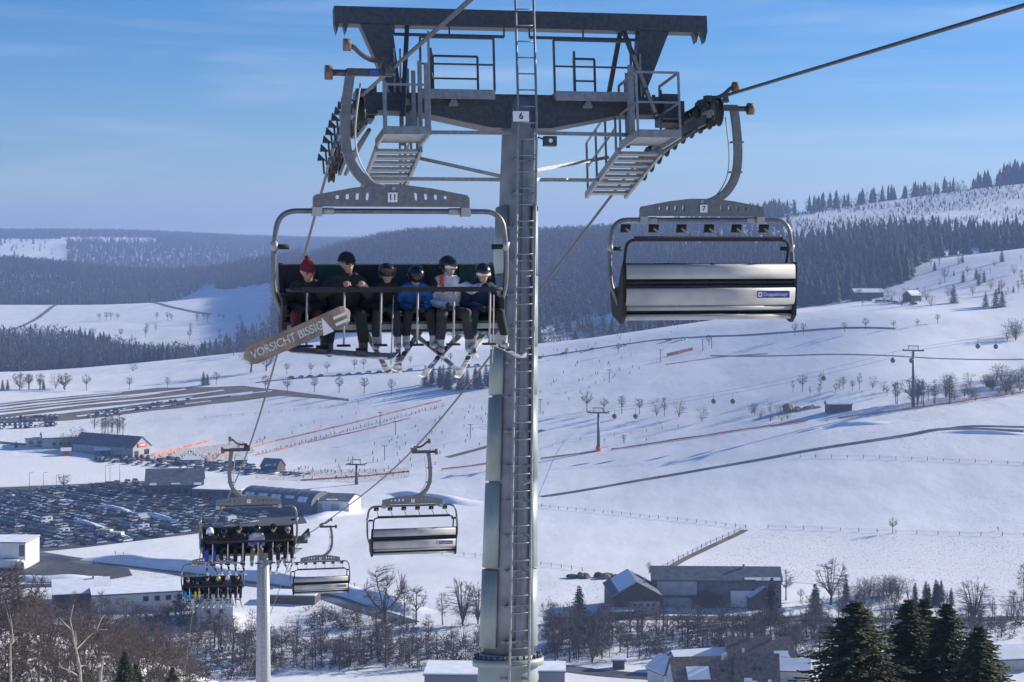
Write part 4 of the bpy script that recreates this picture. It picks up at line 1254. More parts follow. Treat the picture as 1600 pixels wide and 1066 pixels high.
# ------------------------------------------------------------------ the valley: roads, fields, car park
M_ASPH = mat('asphalt', (.055, .055, .06), .85, var=.35, vscale=.25)
M_DIRT = mat('bare_earth', (.085, .066, .045), .95, var=.4, vscale=.12, col2=(.15, .12, .085))
M_SNOWP = mat('snow_pile', (.80, .82, .86), .8, var=.06, vscale=.3, bump=.6, bscale=.8)
M_WET = mat('wet_road', (.045, .045, .05), .55, col2=(.16, .16, .17), vscale=.08, ramp=(.45, .7))
def resample(pts, step):
    o = []
    for a, b in zip(pts, pts[1:]):
        n = max(1, int((b - a).length / step))
        o += [a.lerp(b, k / n) for k in range(n)]
    return o + [pts[-1]]
def gpts(px): return [G(*p) for p in px]
def drape(name, px, width, m_, lift=.14, kind='structure', smooth=True, world=False, wl=None):
    pts = px if world else gpts(px)
    pts = resample(bezier(pts, 6) if smooth and len(pts) > 2 else pts, 4)
    V, F = [], []
    for i, p in enumerate(pts):
        d = pts[min(i + 1, len(pts) - 1)] - pts[max(0, i - 1)]
        n = Vector((-d.y, d.x, 0)).normalized()
        w = width * (1 + .15 * math.sin(i * .7) + .1 * math.sin(i * .23 + 1)) if wl else width
        for k in range(4):
            q = p + n * w * (k / 3 - .5)
            V.append((q.x, q.y, gz(q.x, q.y) + lift))
    for i in range(len(pts) - 1):
        for k in range(3): F.append((4 * i + k, 4 * i + k + 1, 4 * i + 5 + k, 4 * i + 4 + k))
    o = link(name, mesh_np(name, V, F, m_, smooth=True))
    if kind: tag(o, kind=kind)
    return o
def sheet(name, top, bot, m_, lift=.10, n=60, k=14):
    def rs(px):
        P_ = gpts(px); L_ = [0]
        for a, b in zip(P_, P_[1:]): L_.append(L_[-1] + (b - a).length)
        o = []
        for i in range(n + 1):
            t_ = L_[-1] * i / n; j = max(0, min(len(P_) - 2, int(np.searchsorted(L_, t_)) - 1))
            o.append(P_[j].lerp(P_[j + 1], (t_ - L_[j]) / max(1e-6, L_[j + 1] - L_[j])))
        return o
    A, B = rs(top), rs(bot); V, F = [], []
    for a, b in zip(A, B):
        for j in range(k + 1):
            q = a.lerp(b, j / k); V.append((q.x, q.y, gz(q.x, q.y) + lift))
    for i in range(n):
        for j in range(k): F.append((i * (k + 1) + j, (i + 1) * (k + 1) + j, (i + 1) * (k + 1) + j + 1, i * (k + 1) + j + 1))
    o = link(name, mesh_np(name, V, F, m_, smooth=True)); tag(o, kind='structure'); return o
sheet('car_park', [(-40, 764), (120, 757), (225, 752), (330, 775), (470, 800)], [(-40, 860), (40, 866), (130, 856), (310, 834), (480, 818)], M_ASPH, .10)
sheet('earth_parking', [(-40, 636), (100, 620), (250, 606), (380, 603), (440, 610), (545, 624)], [(-40, 664), (100, 658), (240, 642), (330, 632), (440, 619), (545, 627)], M_DIRT, .10)
for a, b, w in (((-30, 633), (215, 609), 5), ((-30, 642), (290, 608.5), 6), ((-30, 651), (350, 610), 6), ((60, 649), (395, 613), 6), ((120, 651), (330, 627), 4), ((-30, 637.5), (190, 614), 3), ((-30, 646.5), (250, 615), 3), ((-10, 656), (300, 621), 3), ((360, 620), (425, 611), 4)):
    drape('snow_strip', [a, ((a[0] + b[0]) / 2, (a[1] + b[1]) / 2 - .5), b], w, M_SNOWP, .2, wl=1)
drape('road', [(845, 777), (1000, 751), (1200, 717), (1400, 684), (1480, 671), (1600, 674)], 4.6, M_WET)
drape('road', [(1480, 671), (1520, 667), (1610, 668)], 3.5, M_WET, .17)
drape('road', [(55, 866), (150, 880), (260, 893), (330, 905), (480, 925), (560, 950), (640, 975)], 8, M_WET)
sheet('yard', [(-20, 880), (60, 872), (130, 876), (200, 888)], [(-20, 906), (60, 912), (140, 912), (207, 900)], M_ASPH, .13)
drape('road', [(-20, 918), (150, 914), (300, 908)], 6, M_WET, .16)
drape('road', [(850, 968), (1000, 967), (1200, 968), (1400, 970), (1610, 966)], 6, M_DIRT)
drape('road', [(860, 1042), (940, 1052), (1040, 1060)], 7, M_WET)
drape('road', [(-20, 690), (90, 700), (220, 718), (330, 728), (480, 742)], 7, M_WET)
drape('road', [(0, 522), (60, 497), (120, 472), (180, 474), (260, 478), (330, 492)], 6, M_DIRT, .5)
drape('road', [(400, 598), (480, 590), (640, 580), (760, 572), (860, 556), (1000, 535), (1095, 527), (1200, 522), (1400, 514)], 4, M_WET, .2)
drape('track', [(1165, 829), (1120, 850), (1075, 872), (1035, 895)], 3, M_DIRT)
drape('track', [(845, 790), (860, 750), (890, 690), (960, 640), (1010, 600), (1090, 560), (1110, 540)], 5, M_SNOWP, .1)
drape('track', [(1110, 556), (1230, 556), (1420, 558), (1600, 562)], 2.5, M_DIRT, .12)
drape('track', [(1040, 570), (1130, 558), (1200, 553)], 2, M_DIRT, .12)
drape('track', [(700, 715), (780, 693), (850, 672)], 5, M_DIRT, .12)
def stubble_mat(name, dens, c):
    m = bpy.data.materials.new(name); m.use_nodes = True; t = m.node_tree; b = t.nodes['Principled BSDF']; b.inputs['Roughness'].default_value = .85; b.inputs['Specular IOR Level'].default_value = .2
    co = t.nodes.new('ShaderNodeTexCoord'); n = t.nodes.new('ShaderNodeTexNoise'); n.inputs['Scale'].default_value = 1.7; n.inputs['Detail'].default_value = 4
    q = t.nodes.new('ShaderNodeMapping'); q.inputs['Scale'].default_value = (1, .4, 1); q.inputs['Rotation'].default_value = (0, 0, R(-15))
    r = t.nodes.new('ShaderNodeValToRGB'); r.color_ramp.elements[0].position, r.color_ramp.elements[1].position = dens, dens + .10
    r.color_ramp.elements[0].color, r.color_ramp.elements[1].color = (.83, .83, .84, 1), (*c, 1)
    t.links.new(co.outputs['Object'], q.inputs['Vector']); t.links.new(q.outputs['Vector'], n.inputs['Vector']); t.links.new(n.outputs['Fac'], r.inputs['Fac']); t.links.new(r.outputs['Color'], b.inputs['Base Color'])
    return m
sheet('stubble_field', [(1180, 832), (1300, 834), (1450, 840), (1612, 846)], [(1062, 893), (1250, 912), (1420, 925), (1612, 935)], stubble_mat('stubble_snow', .54, (.50, .48, .45)), .07, 70, 30)
sheet('stubble_field', [(-20, 722), (80, 712), (150, 722), (300, 740)], [(-20, 762), (100, 757), (190, 752), (232, 750)], stubble_mat('stubble_brown', .60, (.46, .38, .29)), .07, 60, 20)
sheet('trampled_ground', [(215, 712), (260, 704), (330, 697), (380, 690)], [(215, 722), (270, 726), (340, 724), (400, 706)], stubble_mat('trampled_snow', .46, (.42, .30, .19)), .08, 40, 10)
sheet('trampled_ground', [(400, 742), (480, 736), (560, 733), (640, 730)], [(400, 748), (480, 752), (560, 754), (640, 746)], stubble_mat('trampled_snow_grey', .48, (.40, .35, .28)), .08, 40, 10)
# snow banks with a steep shaded side
def bank(px, h, w, label):
    pts = resample(bezier(gpts(px), 5), 3.5); V, F = [], []
    prof = [(-.5, -.15), (-.28, .55), (-.1, .95), (.12, 1.0), (.4, .7), (.9, -.15)]
    for i, p in enumerate(pts):
        d = pts[min(i + 1, len(pts) - 1)] - pts[max(0, i - 1)]; n = Vector((-d.y, d.x, 0)).normalized()
        if n.y < 0: n = -n
        hh = h * (1 + .18 * math.sin(i * .9) + .14 * math.sin(i * .37)) * min(1, i / 4, (len(pts) - 1 - i) / 4)
        for a, b in prof:
            q = p + n * w * a; V.append((q.x, q.y, gz(q.x, q.y) + hh * b))
    k = len(prof)
    for i in range(len(pts) - 1):
        for j in range(k - 1): F.append((k * i + j, k * i + j + 1, k * (i + 1) + j + 1, k * (i + 1) + j))
    o = link('snow_bank', mesh_np('snow_bank', V, F, M_SNOWP, smooth=True)); tag(o, kind='structure')
bank([(130, 873), (230, 884), (330, 896), (480, 917), (590, 940), (660, 962)], 3.4, 9, '')
bank([(0, 903), (60, 908), (120, 906), (165, 905)], 1.6, 8, '')
bank([(1285, 668), (1330, 664), (1390, 662)], 1.5, 7, '')
bank([(1470, 676), (1540, 677), (1610, 680)], 1.2, 4, '')
bank([(610, 770), (690, 782), (750, 790)], 2.2, 10, '')
bank([(480, 812), (520, 806), (570, 800)], 2, 8, '')
for a, b in (((90, 783), (135, 792)), ((150, 790), (210, 803)), ((212, 801), (285, 817)), ((110, 814), (160, 826)), ((30, 806), (80, 818)), ((180, 838), (205, 846)), ((235, 833), (262, 834))):      # windrows of pushed snow between the car rows
    bank([a, ((a[0] + b[0]) / 2, (a[1] + b[1]) / 2), b], 1.5, 4.5, '')
# ------------------------------------------------------------------ cars
def car_mesh(c, kind=0):
    m = MB()
    L_, w, h = (4.3, 1.75, 1.45) if kind == 0 else (4.7, 1.85, 1.75) if kind == 1 else (5.6, 2.0, 2.4)
    if kind < 2:
        low = [(-L_ / 2, .3), (-L_ / 2 + .05, .75), (-L_ / 2 + .9, .88), (L_ / 2 - .6, .92), (L_ / 2, .8), (L_ / 2, .3)]
        r0 = -L_ / 2 + (1.0 if kind == 0 else .9)
        m.prism(low, 'y', -w / 2, w / 2, 0)
        cab = [(r0, .87), (r0 + .75, h), (L_ / 2 - .75, h - .02), (L_ / 2 - (.25 if kind == 0 else .08), .9)]
        k = len(cab)
        V = [(x, -w / 2 + .06 + (.16 if z > 1 else 0), z) for x, z in cab] + [(x, w / 2 - .06 - (.16 if z > 1 else 0), z) for x, z in cab]
        m.add(V, [(0, 1, 2, 3), (7, 6, 5, 4), (0, 4, 5, 1), (2, 6, 7, 3)], 1); m.add(V, [(1, 5, 6, 2)], 0)
        m.add([(r0 + .78, -w / 2 + .24, h + .015), (L_ / 2 - .8, -w / 2 + .24, h), (L_ / 2 - .8, w / 2 - .24, h), (r0 + .78, w / 2 - .24, h + .015)], [(0, 1, 2, 3)], 0)
    else:
        m.prism([(-L_ / 2, .35), (-L_ / 2 + .1, 1.1), (-L_ / 2 + .9, 1.3), (-L_ / 2 + 1.3, h), (L_ / 2, h), (L_ / 2, .35)], 'y', -w / 2, w / 2, 0)
        m.add([(-L_ / 2 + .88, -w / 2 - .01, 1.35), (-L_ / 2 + 1.3, -w / 2 - .01, 2.1), (-L_ / 2 + 2.2, -w / 2 - .01, 2.1), (-L_ / 2 + 2.2, -w / 2 - .01, 1.35)], [(0, 1, 2, 3)], 1)
        m.add([(0.6, -w / 2 - .01, 1.4), (.6, -w / 2 - .01, 2.0), (1.9, -w / 2 - .01, 2.0), (1.9, -w / 2 - .01, 1.4)], [(0, 1, 2, 3)], 1)
    for sx in (-1, 1):
        for sy in (-1, 1):
            m.tube([(sx * L_ * .31, sy * (w / 2 - .2), .32), (sx * L_ * .31, sy * (w / 2 + .01), .32)], .32, 8, 2)
    return m.mesh('parked_car', [c, M_GLASS, M_RUBBER])
M_GLASS = mat('car_glass', (.02, .025, .03), .08, spec=.8)
CARC = [((.012, .013, .016), 'black'), ((.03, .033, .038), 'dark grey'), ((.012, .025, .075), 'dark blue'), ((.45, .46, .48), 'silver'), ((.72, .73, .75), 'white'), ((.20, .21, .22), 'grey'), ((.30, .02, .02), 'red'), ((.02, .05, .22), 'blue')]
CW = [.25, .18, .11, .15, .18, .07, .03, .03]
CARM = {}
for i, (c, n) in enumerate(CARC):
    pm = mat('car_paint_' + n.replace(' ', '_'), c, .25, .2, spec=.6)
    for kd in (0, 1): CARM[(i, kd)] = car_mesh(pm, kd)
VAN = car_mesh(mat('car_paint_white', (.72, .73, .75)), 2)
spots = []           # (x, y, heading, zone)
e1, e2 = Vector((.688, -.725, 0)).normalized(), Vector((.725, .688, 0)).normalized()
def inpoly(px, py, poly):
    c = False
    for (x1, y1), (x2, y2) in zip(poly, poly[1:] + poly[:1]):
        if (y1 > py) != (y2 > py) and px < (x2 - x1) * (py - y1) / (y2 - y1) + x1: c = not c
    return c
POLY = [(-15, 772), (120, 762), (225, 757), (320, 778), (420, 800), (400, 818), (312, 830), (225, 846), (120, 853), (40, 862), (-15, 855)]
O_ = G(0, 800)
hd1 = math.atan2(e2.y, e2.x)
for r_ in range(-14, 16):
    for k in range(2):
        off = r_ * 15.5 + (0 if k == 0 else 5.2)
        for i in range(-60, 70):
            p = O_ + e1 * (i * 2.75) + e2 * off
            pxx, pyy = 800 + FPX * p.x / p.y, HY - FPX * gz(p.x, p.y) / p.y
            if inpoly(pxx, pyy, POLY) and RND.random() < .80: spots.append((p.x, p.y, hd1 + (math.pi if RND.random() < .4 else 0), 'crowded car park in the valley'))
def line_cars(px, gap, zone, jit=.3, prob=.9, side=True):
    pts = resample(gpts(px), gap)
    for i in range(len(pts) - 1):
        if RND.random() > prob: continue
        d = pts[i + 1] - pts[i]; a = math.atan2(d.y, d.x) + (math.pi / 2 if side else 0)
        spots.append((pts[i].x + RND.uniform(-jit, jit), pts[i].y + RND.uniform(-jit, jit), a, zone))
line_cars([(-10, 779), (60, 770), (120, 764), (200, 755), (225, 753)], 2.9, 'far edge of the big car park')
for dy in (0, 4, 9, 13): line_cars([(150, 716 + dy * .4), (240, 716 + dy), (330, 722 + dy), (400, 731 + dy * .9)], 3.0, 'car park by the ski slope', prob=.7)
line_cars([(390, 737), (430, 741), (480, 744)], 3.2, 'car park by the ski slope', prob=.8)
for dy in (0, 5, 10, 15): line_cars([(-10, 656 + dy), (40, 654 + dy), (95, 650 + dy)], 2.9, 'parking below the striped field', prob=.85)
for dy in (0, 5): line_cars([(140, 652 - dy), (240, 638 - dy), (300, 630 - dy)], 2.9, 'striped earth parking field', prob=.55)
line_cars([(455, 592), (560, 585), (640, 580), (760, 571), (790, 569)], 6.5, 'road across the far snowfield', side=False, prob=.8)
line_cars([(842, 561), (900, 550), (950, 544), (1000, 537), (1090, 529)], 9, 'road above the ski slope', side=False, prob=.6)
line_cars([(1290, 466), (1340, 470), (1400, 474), (1440, 478)], 4, 'road by the hillside house', side=False, prob=.7)
spots.append((*G(355, 908)[:2], .3, 'road beside the shaded snow bank'))
spots.sort(key=lambda s: s[1])
RND.shuffle  # order stays by distance: the nearest are things, the rest one mass
cars_i = spots[:296]; rest = spots[296:]
VX, FX, MX = [], [], []
def pick():
    i = RND.choices(range(len(CARC)), CW)[0]; return i, 0 if RND.random() < .6 else 1
def where(x, y):
    u_ = 800 + FPX * x / y; v_ = HY - FPX * gz(x, y) / y
    return ('near ' if v_ > 832 else 'far ' if v_ < 792 else 'middle ') + ('left' if u_ < 110 else 'right' if u_ > 235 else 'centre')
for n_, (x, y, a, zone) in enumerate(cars_i):
    i, kd = pick()
    if zone.startswith('crowded'): zone = where(x, y) + ' of the big car park'
    van = RND.random() < .03
    o = link('parked_van' if van else 'parked_car', VAN if van else CARM[(i, kd)], None, (x, y, gz(x, y) + .12), (0, 0, a))
    if van: tag(o, 'white van parked on the %s' % zone if 'road' in zone else 'white van parked in the %s' % zone, 'van', 'white vans in the %s' % zone)
    else: tag(o, '%s %s parked %s the %s' % (CARC[i][1], 'hatchback car' if kd == 0 else 'tall estate car', 'on' if 'road' in zone or 'edge' in zone or 'field' in zone else 'in', zone), 'car', '%s %s cars, %s' % (CARC[i][1], 'small' if kd == 0 else 'tall', zone))
def join_stuff(name, items, mats, label, cat_):
    """items: (mesh, matrix) joined into one mesh"""
    V, F, Mi, off = [], [], [], 0
    for me, M_, rm in items:
        n = len(me.vertices); co = np.empty(n * 3, np.float32); me.vertices.foreach_get('co', co); co = co.reshape(-1, 3)
        A = np.array(M_); V.append(co @ A[:3, :3].T + A[:3, 3])
        for p in me.polygons: F.append(tuple(v + off for v in p.vertices)); Mi.append(rm[p.material_index])
        off += n
    o = link(name, mesh_np(name, np.concatenate(V), F, mats, Mi)); tag(o, label, cat_, kind='stuff'); return o
paints = [MATS['car_paint_' + n.replace(' ', '_')] for _, n in CARC]
it = []
for x, y, a, z_ in rest:
    i, kd = pick()
    it.append((CARM[(i, kd)], Matrix.Translation((x, y, gz(x, y) + .12)) @ Matrix.Rotation(a, 4, 'Z'), [i, len(paints), len(paints) + 1]))
if it: join_stuff('distant_parked_cars', it, paints + [M_GLASS, M_RUBBER], 'many small parked cars farther off, beyond the near rows of the car parks', 'cars')
print('cars', len(cars_i), len(rest))
# caravans and the lorry
for px, c, lab in (((165, 838), (.6, .55, .42), 'cream camper van at the near edge of the big car park'), ((182, 842), (.72, .72, .72), 'white caravan beside the cream camper at the car park edge')):
    p = G(*px); r_ = empty('camper_van', p + Vector((0, 0, .12)), (0, 0, R(-20))); tag(r_, lab, 'camper van')
    MB().prism([(-3, .4), (-3, 2.2), (-2.6, 2.8), (2.8, 2.8), (3, 2.4), (3, .4)], 'y', -1.1, 1.1).obj('body', mat('camper_%.2f' % c[2], c, .4), r_)
    for x in (-1.6, .3, 1.8): MB().box((x, -1.11, 1.9), (.9, .03, .6)).obj('window', M_GLASS, r_)
    for x in (-1.8, 1.8): MB().cyl((x, -1.12, .35), (x, 1.12, .35), .35, 10).obj('wheel_axle', M_RUBBER, r_)
p = G(22, 892); r_ = empty('lorry', p + Vector((0, 0, .15)), (0, 0, R(-4))); tag(r_, 'white articulated lorry with long trailer parked at the left edge', 'lorry')
M_LW = mat('lorry_white', (.66, .67, .66), .4, var=.05, vscale=1)
MB().box((-5.0, 0, 2.45), (13.2, 2.5, 2.7)).obj('trailer', M_LW, r_)
MB().box((-5.0, 0, .95), (13, 1.6, .25)).obj('chassis', M_DARK, r_)
cb = MB().prism([(2.1, .5), (2.1, 3.5), (2.9, 3.7), (4.0, 3.0), (4.3, 1.8), (4.3, .5)], 'y', -1.22, 1.22).obj('cab', M_LW, r_)
MB().prism([(3.9, 2.02), (3.3, 2.02), (3.2, 2.85), (3.75, 2.85)], 'y', -1.24, -1.225).obj('side_window', M_GLASS, cb)
for x in (-9.6, -8.3, -7.0, 0.6, 3.2): MB().cyl((x, -1.24, .52), (x, 1.24, .52), .5, 12).obj('wheels', M_RUBBER, r_)

# ------------------------------------------------------------------ buildings
M_ROOFG = mat('roof_grey', (.11, .12, .135), .7, var=.2, vscale=.5)
M_ROOFB = mat('roof_brown', (.13, .10, .085), .85, var=.3, vscale=1.2)
M_WOOD = mat('dark_timber', (.075, .06, .05), .85, var=.3, vscale=2)
M_WALLW = mat('white_render', (.70, .69, .66), .8, var=.06, vscale=.4)
M_WALLG = mat('grey_render', (.40, .40, .40), .8, var=.1, vscale=.5)
M_WIN = mat('window_dark', (.025, .03, .04), .12, spec=.8)
M_CREAM = mat('cream_panel', (.55, .50, .40), .7)
M_TAN = mat('tan_rock', (.22, .17, .10), .9, var=.4, vscale=.4)
def house(name, label, base, w, d, h, rh, yaw, wall, roof, snow=0., axis='x', wins=(), eave=.5, parts=None, z_add=0):
    """gabled house; base = photo pixel of the middle of the front wall foot; axis: ridge along local x or y"""
    p = G(*base); r_ = empty(name, p + Vector((0, 0, z_add)), (0, 0, R(yaw))); tag(r_, label, 'building')
    MB().box((0, d / 2, h / 2 - .6), (w, d, h + 1.2)).obj('wall', wall, r_)
    if axis == 'x':
        for yy in (0, d):
            pass
        for sx in (-1, 1): MB().prism([(0, h), (d, h), (d / 2, h + rh)], 'x', sx * w / 2 - (.12 if sx > 0 else -.0), sx * w / 2 + (.12 if sx < 0 else 0)).obj('gable', wall, r_)
        sl = rh / (d / 2)
        prof = lambda o0, o1: [(-eave, h - eave * sl + o0), (d / 2, h + rh + o0), (d + eave, h - eave * sl + o0), (d + eave, h - eave * sl + o1), (d / 2, h + rh + o1), (-eave, h - eave * sl + o1)]
        ro = MB().prism(prof(.02, .24), 'x', -w / 2 - eave, w / 2 + eave).obj('roof', roof, r_)
        if snow: MB().prism(prof(.26, .26 + snow), 'x', -w / 2 - eave * .9, w / 2 + eave * .9).obj('snow_cover', M_SNOWP, ro)
    else:
        for yy in (0, d - .12): MB().prism([(-w / 2, h), (w / 2, h), (0, h + rh)], 'y', yy, yy + .12).obj('gable', wall, r_)
        sl = rh / (w / 2)
        prof = lambda o0, o1: [(-w / 2 - eave, h - eave * sl + o0), (0, h + rh + o0), (w / 2 + eave, h - eave * sl + o0), (w / 2 + eave, h - eave * sl + o1), (0, h + rh + o1), (-w / 2 - eave, h - eave * sl + o1)]
        ro = MB().prism(prof(.02, .24), 'y', -eave, d + eave).obj('roof', roof, r_)
        if snow: MB().prism(prof(.26, .26 + snow), 'y', -eave * .9, d + eave * .9).obj('snow_cover', M_SNOWP, ro)
    if not snow and axis == 'x':
        g_ = random.Random(label)
        for _ in range(3):
            ln = g_.uniform(.08, .2) * w; t_ = g_.uniform(.5, 1.6)
            MB().box((g_.uniform(-w / 2 + ln / 2, w / 2 - ln / 2), -eave + t_ * .8, h - eave * sl + t_ * .8 * sl + .30), (ln, g_.uniform(.8, 1.8), .12), M=Matrix.Rotation(math.atan(sl), 3, 'X')).obj('snow_patch', M_SNOWP, ro)
    if w > 11 and rh > 2.5:
        MB().box((w * .22, d * .45 if axis == 'x' else d * .3, h + rh * (.9 if axis == 'x' else .75) + .5), (.7, .7, 1.7)).obj('chimney', M_WALLG, ro)
    MB().bar((-w / 2 - eave, -eave - .05, h - (eave * sl if axis == 'x' else 0)), (w / 2 + eave, -eave - .05, h - (eave * sl if axis == 'x' else 0)), .14).obj('gutter', M_DARK, r_) if axis == 'x' else None
    for (x, z, ww, wh) in wins:
        wo = MB().box((x, -.05, z), (ww, .08, wh)).obj('window', M_WIN, r_)
        MB().box((x, -.09, z - wh / 2 - .06), (ww + .2, .16, .1)).obj('sill', wall, wo)
    return r_
def flat(name, label, base, w, d, h, yaw, wall, wins=(), snow=.4, fascia=None):
    p = G(*base); r_ = empty(name, p, (0, 0, R(yaw))); tag(r_, label, 'building')
    MB().box((0, d / 2, h / 2 - .6), (w, d, h + 1.2)).obj('wall', wall, r_)
    ro = MB().box((0, d / 2, h + .17), (w + .8, d + .8, .3)).obj('roof', fascia or M_ROOFG, r_)
    if snow: MB().box((0, d / 2, h + .33 + snow / 2), (w + .5, d + .5, snow)).obj('snow_cover', M_SNOWP, ro)
    for (x, z, ww, wh) in wins: MB().box((x, -.05, z), (ww, .08, wh)).obj('window', M_WIN, r_)
    return r_
W4 = [(-12 + k * 3.0, 3.4, 1.5, 1.6) for k in range(9)]
# restaurant at the foot of the slope
r_ = house('restaurant', 'grey-gabled restaurant with red sign at the foot of the ski slope', (222, 712), 15, 45, 5, 5.5, 60, M_WALLG, M_ROOFG, 0, 'y', [(-4.6, 1.6, 3.4, 2.6), (3.8, 1.8, 4, 3)])
sg = MB().box((0, -.35, 6.0), (7.5, .15, 2.1)).obj('red_sign', mat('sign_red', (.62, .06, .04), .5), r_)
MB().box((0, -.45, 6.3), (5, .06, .45)).obj('lettering', M_WHITE, sg); MB().box((0, -.45, 5.6), (3.6, .06, .3)).obj('lettering', M_WHITE, sg)
house('lodge', 'long low building with pale end wall left of the restaurant', (112, 700), 32, 16, 6, 3, 20, M_WALLG, M_ROOFG, .25, 'x', [(-10 + 4 * k, 2.5, 2, 1.8) for k in range(6)])
flat('annex', 'small flat-roofed house with blue snowy roof beside the left lodge', (62, 697), 16, 10, 4, 15, M_WALLW, [(-5, 2, 2.5, 2), (0, 2, 2.5, 2), (5, 2, 2, 2)])
for px, w, lab, c in (((300, 727), 9, 'small cream kiosk among the crowd below the restaurant', M_CREAM), ((377, 727), 6, 'small grey ticket hut at the road by the queue', M_WALLG), ((160, 712), 8, 'low green stall with red roof left of the restaurant', mat('stall_green', (.03, .16, .10), .6)), ((103, 713), 5, 'small orange-red stall at the road bend', mat('stall_orange', (.5, .13, .07), .6))):
    house('kiosk', lab, px, w, 5, 2.8, 1.3, 12, c, M_ROOFG, .12, 'x', [(0, 1.5, 2.5, 1.2)])
house('ski_hut', 'dark pitched-roof hut at the foot of the piste beside the crowd', (420, 738), 10, 8, 3, 3.6, -25, M_WOOD, M_ROOFG, 0, 'x', [(-2, 1.5, 1.4, 1.2), (2, 1.5, 1.4, 1.2)])
# valley station: grey lodge, snowy link roof, barrel-vaulted hall, white end building
house('station_lodge', 'grey-roofed station lodge with white tent at the car park', (272, 776), 27, 20, 5.5, 6.5, 8, mat('slate_wall', (.14, .14, .15), .8), M_ROOFG, 0, 'x', [(-9 + 3.6 * k, 2.6, 2.2, 2.4) for k in range(6)])
flat('link_building', 'flat snow-covered link roof between the lodge and the barrel hall', (338, 782), 24, 18, 4.5, -12, mat('slate_wall', (.14, .14, .15)), [(-8 + 4 * k, 2.4, 2.4, 2.4) for k in range(5)], .3)
p = G(430, 800); r_ = empty('station_hall', p, (0, 0, R(-30))); tag(r_, 'barrel-vaulted blue-grey lift station hall behind the second loaded chair', 'building')
n = 14; arc = [(8.5 * math.cos(math.pi * (1 - i / n)) + 8.5, 4.2 + 5.2 * math.sin(math.pi * (1 - i / n))) for i in range(n + 1)]
MB().prism([(0, -1)] + arc + [(17, -1)], 'x', -20, 20).obj('vault', mat('vault_blue', (.10, .125, .16), .45, .2, var=.12, vscale=.3), r_)
for k in range(9): MB().prism([(y * 1.012 - .1, z * 1.012 + .02) for y, z in arc] + [(17.1, 4.0), (-.1, 4.0)], 'x', -20 + k * 5 - .08, -20 + k * 5 + .08).obj('roof_rib', M_ROOFG, r_)
for i_ in range(5):
    sn = [(a[0] - .05 * (8.5 - a[0]) * 0 , a[1] + .12) for a in arc[1 + (i_ % 2):4]]
    MB().prism(sn + [(a[0], a[1] - .02) for a in reversed(arc[1 + (i_ % 2):4])], 'x', -18 + i_ * 7.5, -13 + i_ * 7.5).obj('snow_patch', M_SNOWP, r_)
r_ = house('station_end', 'white hall with curved grey roof and two garage doors at the right of the station', (512, 803), 20, 16, 6, 2.0, -14, M_WALLW, M_ROOFG, 0, 'x')
for x in (-4.5, 3.5): MB().box((x, -.08, 2.2), (4, .14, 4.4)).obj('garage_door', M_WALLG, r_)
r_ = empty('white_tent', G(247, 772) + Vector((0, 0, 0)), (0, 0, R(10))); tag(r_, 'white pavilion tent in front of the station lodge', 'tent')
MB().add([(-3.5, -3.5, 2.6), (3.5, -3.5, 2.6), (3.5, 3.5, 2.6), (-3.5, 3.5, 2.6), (0, 0, 5.0)], [(0, 1, 4), (1, 2, 4), (2, 3, 4), (3, 0, 4), (3, 2, 1, 0)]).obj('canopy', M_WHITE, r_)
for a in (-1, 1):
    for c in (-1, 1): MB().bar((a * 3.3, c * 3.3, -.3), (a * 3.3, c * 3.3, 2.62), .2).obj('post', M_WHITE, r_)
# commercial sheds, lower left
flat('factory', 'long white flat-roofed workshop with a row of dark windows, lower left', (228, 957), 34, 22, 6, 16, M_WALLW, [(0 + k * 3.6, 4.3, 1.7, 1.6) for k in range(4)] + [(15.2, 4.2, 1.6, 1.6)], .12)
house('factory_wing', 'dark-roofed wing left of the white workshop', (128, 952), 18, 20, 5, 3, 16, M_WOOD, M_ROOFG, .15, 'x')
house('white_house', 'white gabled house with small windows under the farthest loaded chair', (336, 984), 11, 26, 7.5, 4.5, 12, M_WALLW, M_ROOFG, 0, 'y', [(-2, 5.6, 1.2, 1.3), (1.8, 5.6, 1.2, 1.3), (-2, 2.6, 1.2, 1.5)])
flat('warehouse', 'white warehouse with glazed corner at the left edge above the lorry', (-2, 889), 20, 16, 9.5, -3, M_WALLW, [(8.6, 6.8, 2.0, 4.2), (4.2, 2.2, 5, 3.4)], .15)
flat('low_shed', 'low snow-roofed shed with timber rack right of the lower tower', (455, 945), 16, 9, 2.6, -6, M_WOOD, [], .3)
# farm
r_ = house('barn', 'dark timber barn with white lower wall on the farm below the fields', (995, 963), 15.5, 22, 6.5, 4.2, 4, M_WOOD, M_ROOFG, .0, 'y')
MB().box((2.4, -.12, 2.3), (10, .2, 4.6)).obj('white_wall', M_WALLG, r_)
for x in (-.6, 1.1, 3.6, 5.3): MB().box((x, -.25, 3.5), (1.1, .1, .9)).obj('window', M_WIN, r_)
r2 = MB().box((-5.4, -2.2, 2.7), (7.6, 5.2, .35)).obj('lean_to_roof', M_SNOWP, r_); MB().box((-5.4, -2.2, 1.1), (7.2, 4.8, 2.9)).obj('lean_to', M_WOOD, r_)
MB().prism([(-8.2, 6.1), (-8.2, 6.45), (0, 11.05), (0, 10.7)], 'y', -.3, 22.3).obj('snow_cover', M_SNOWP, r_)
r_ = house('farmhouse', 'long dark farmhouse range behind the timber barn', (1120, 950), 42, 13, 9, 3.2, -2, mat('farm_wall', (.15, .14, .14), .85, var=.2, vscale=.4), M_ROOFG, 0, 'x', [(12, 5.6, 1.3, 1.3), (14.2, 5.6, 1.3, 1.3), (16, 5.6, 1.3, 1.3), (5.5, 5.4, 1.8, 1.6), (7.5, 2.4, 1.4, 2)])
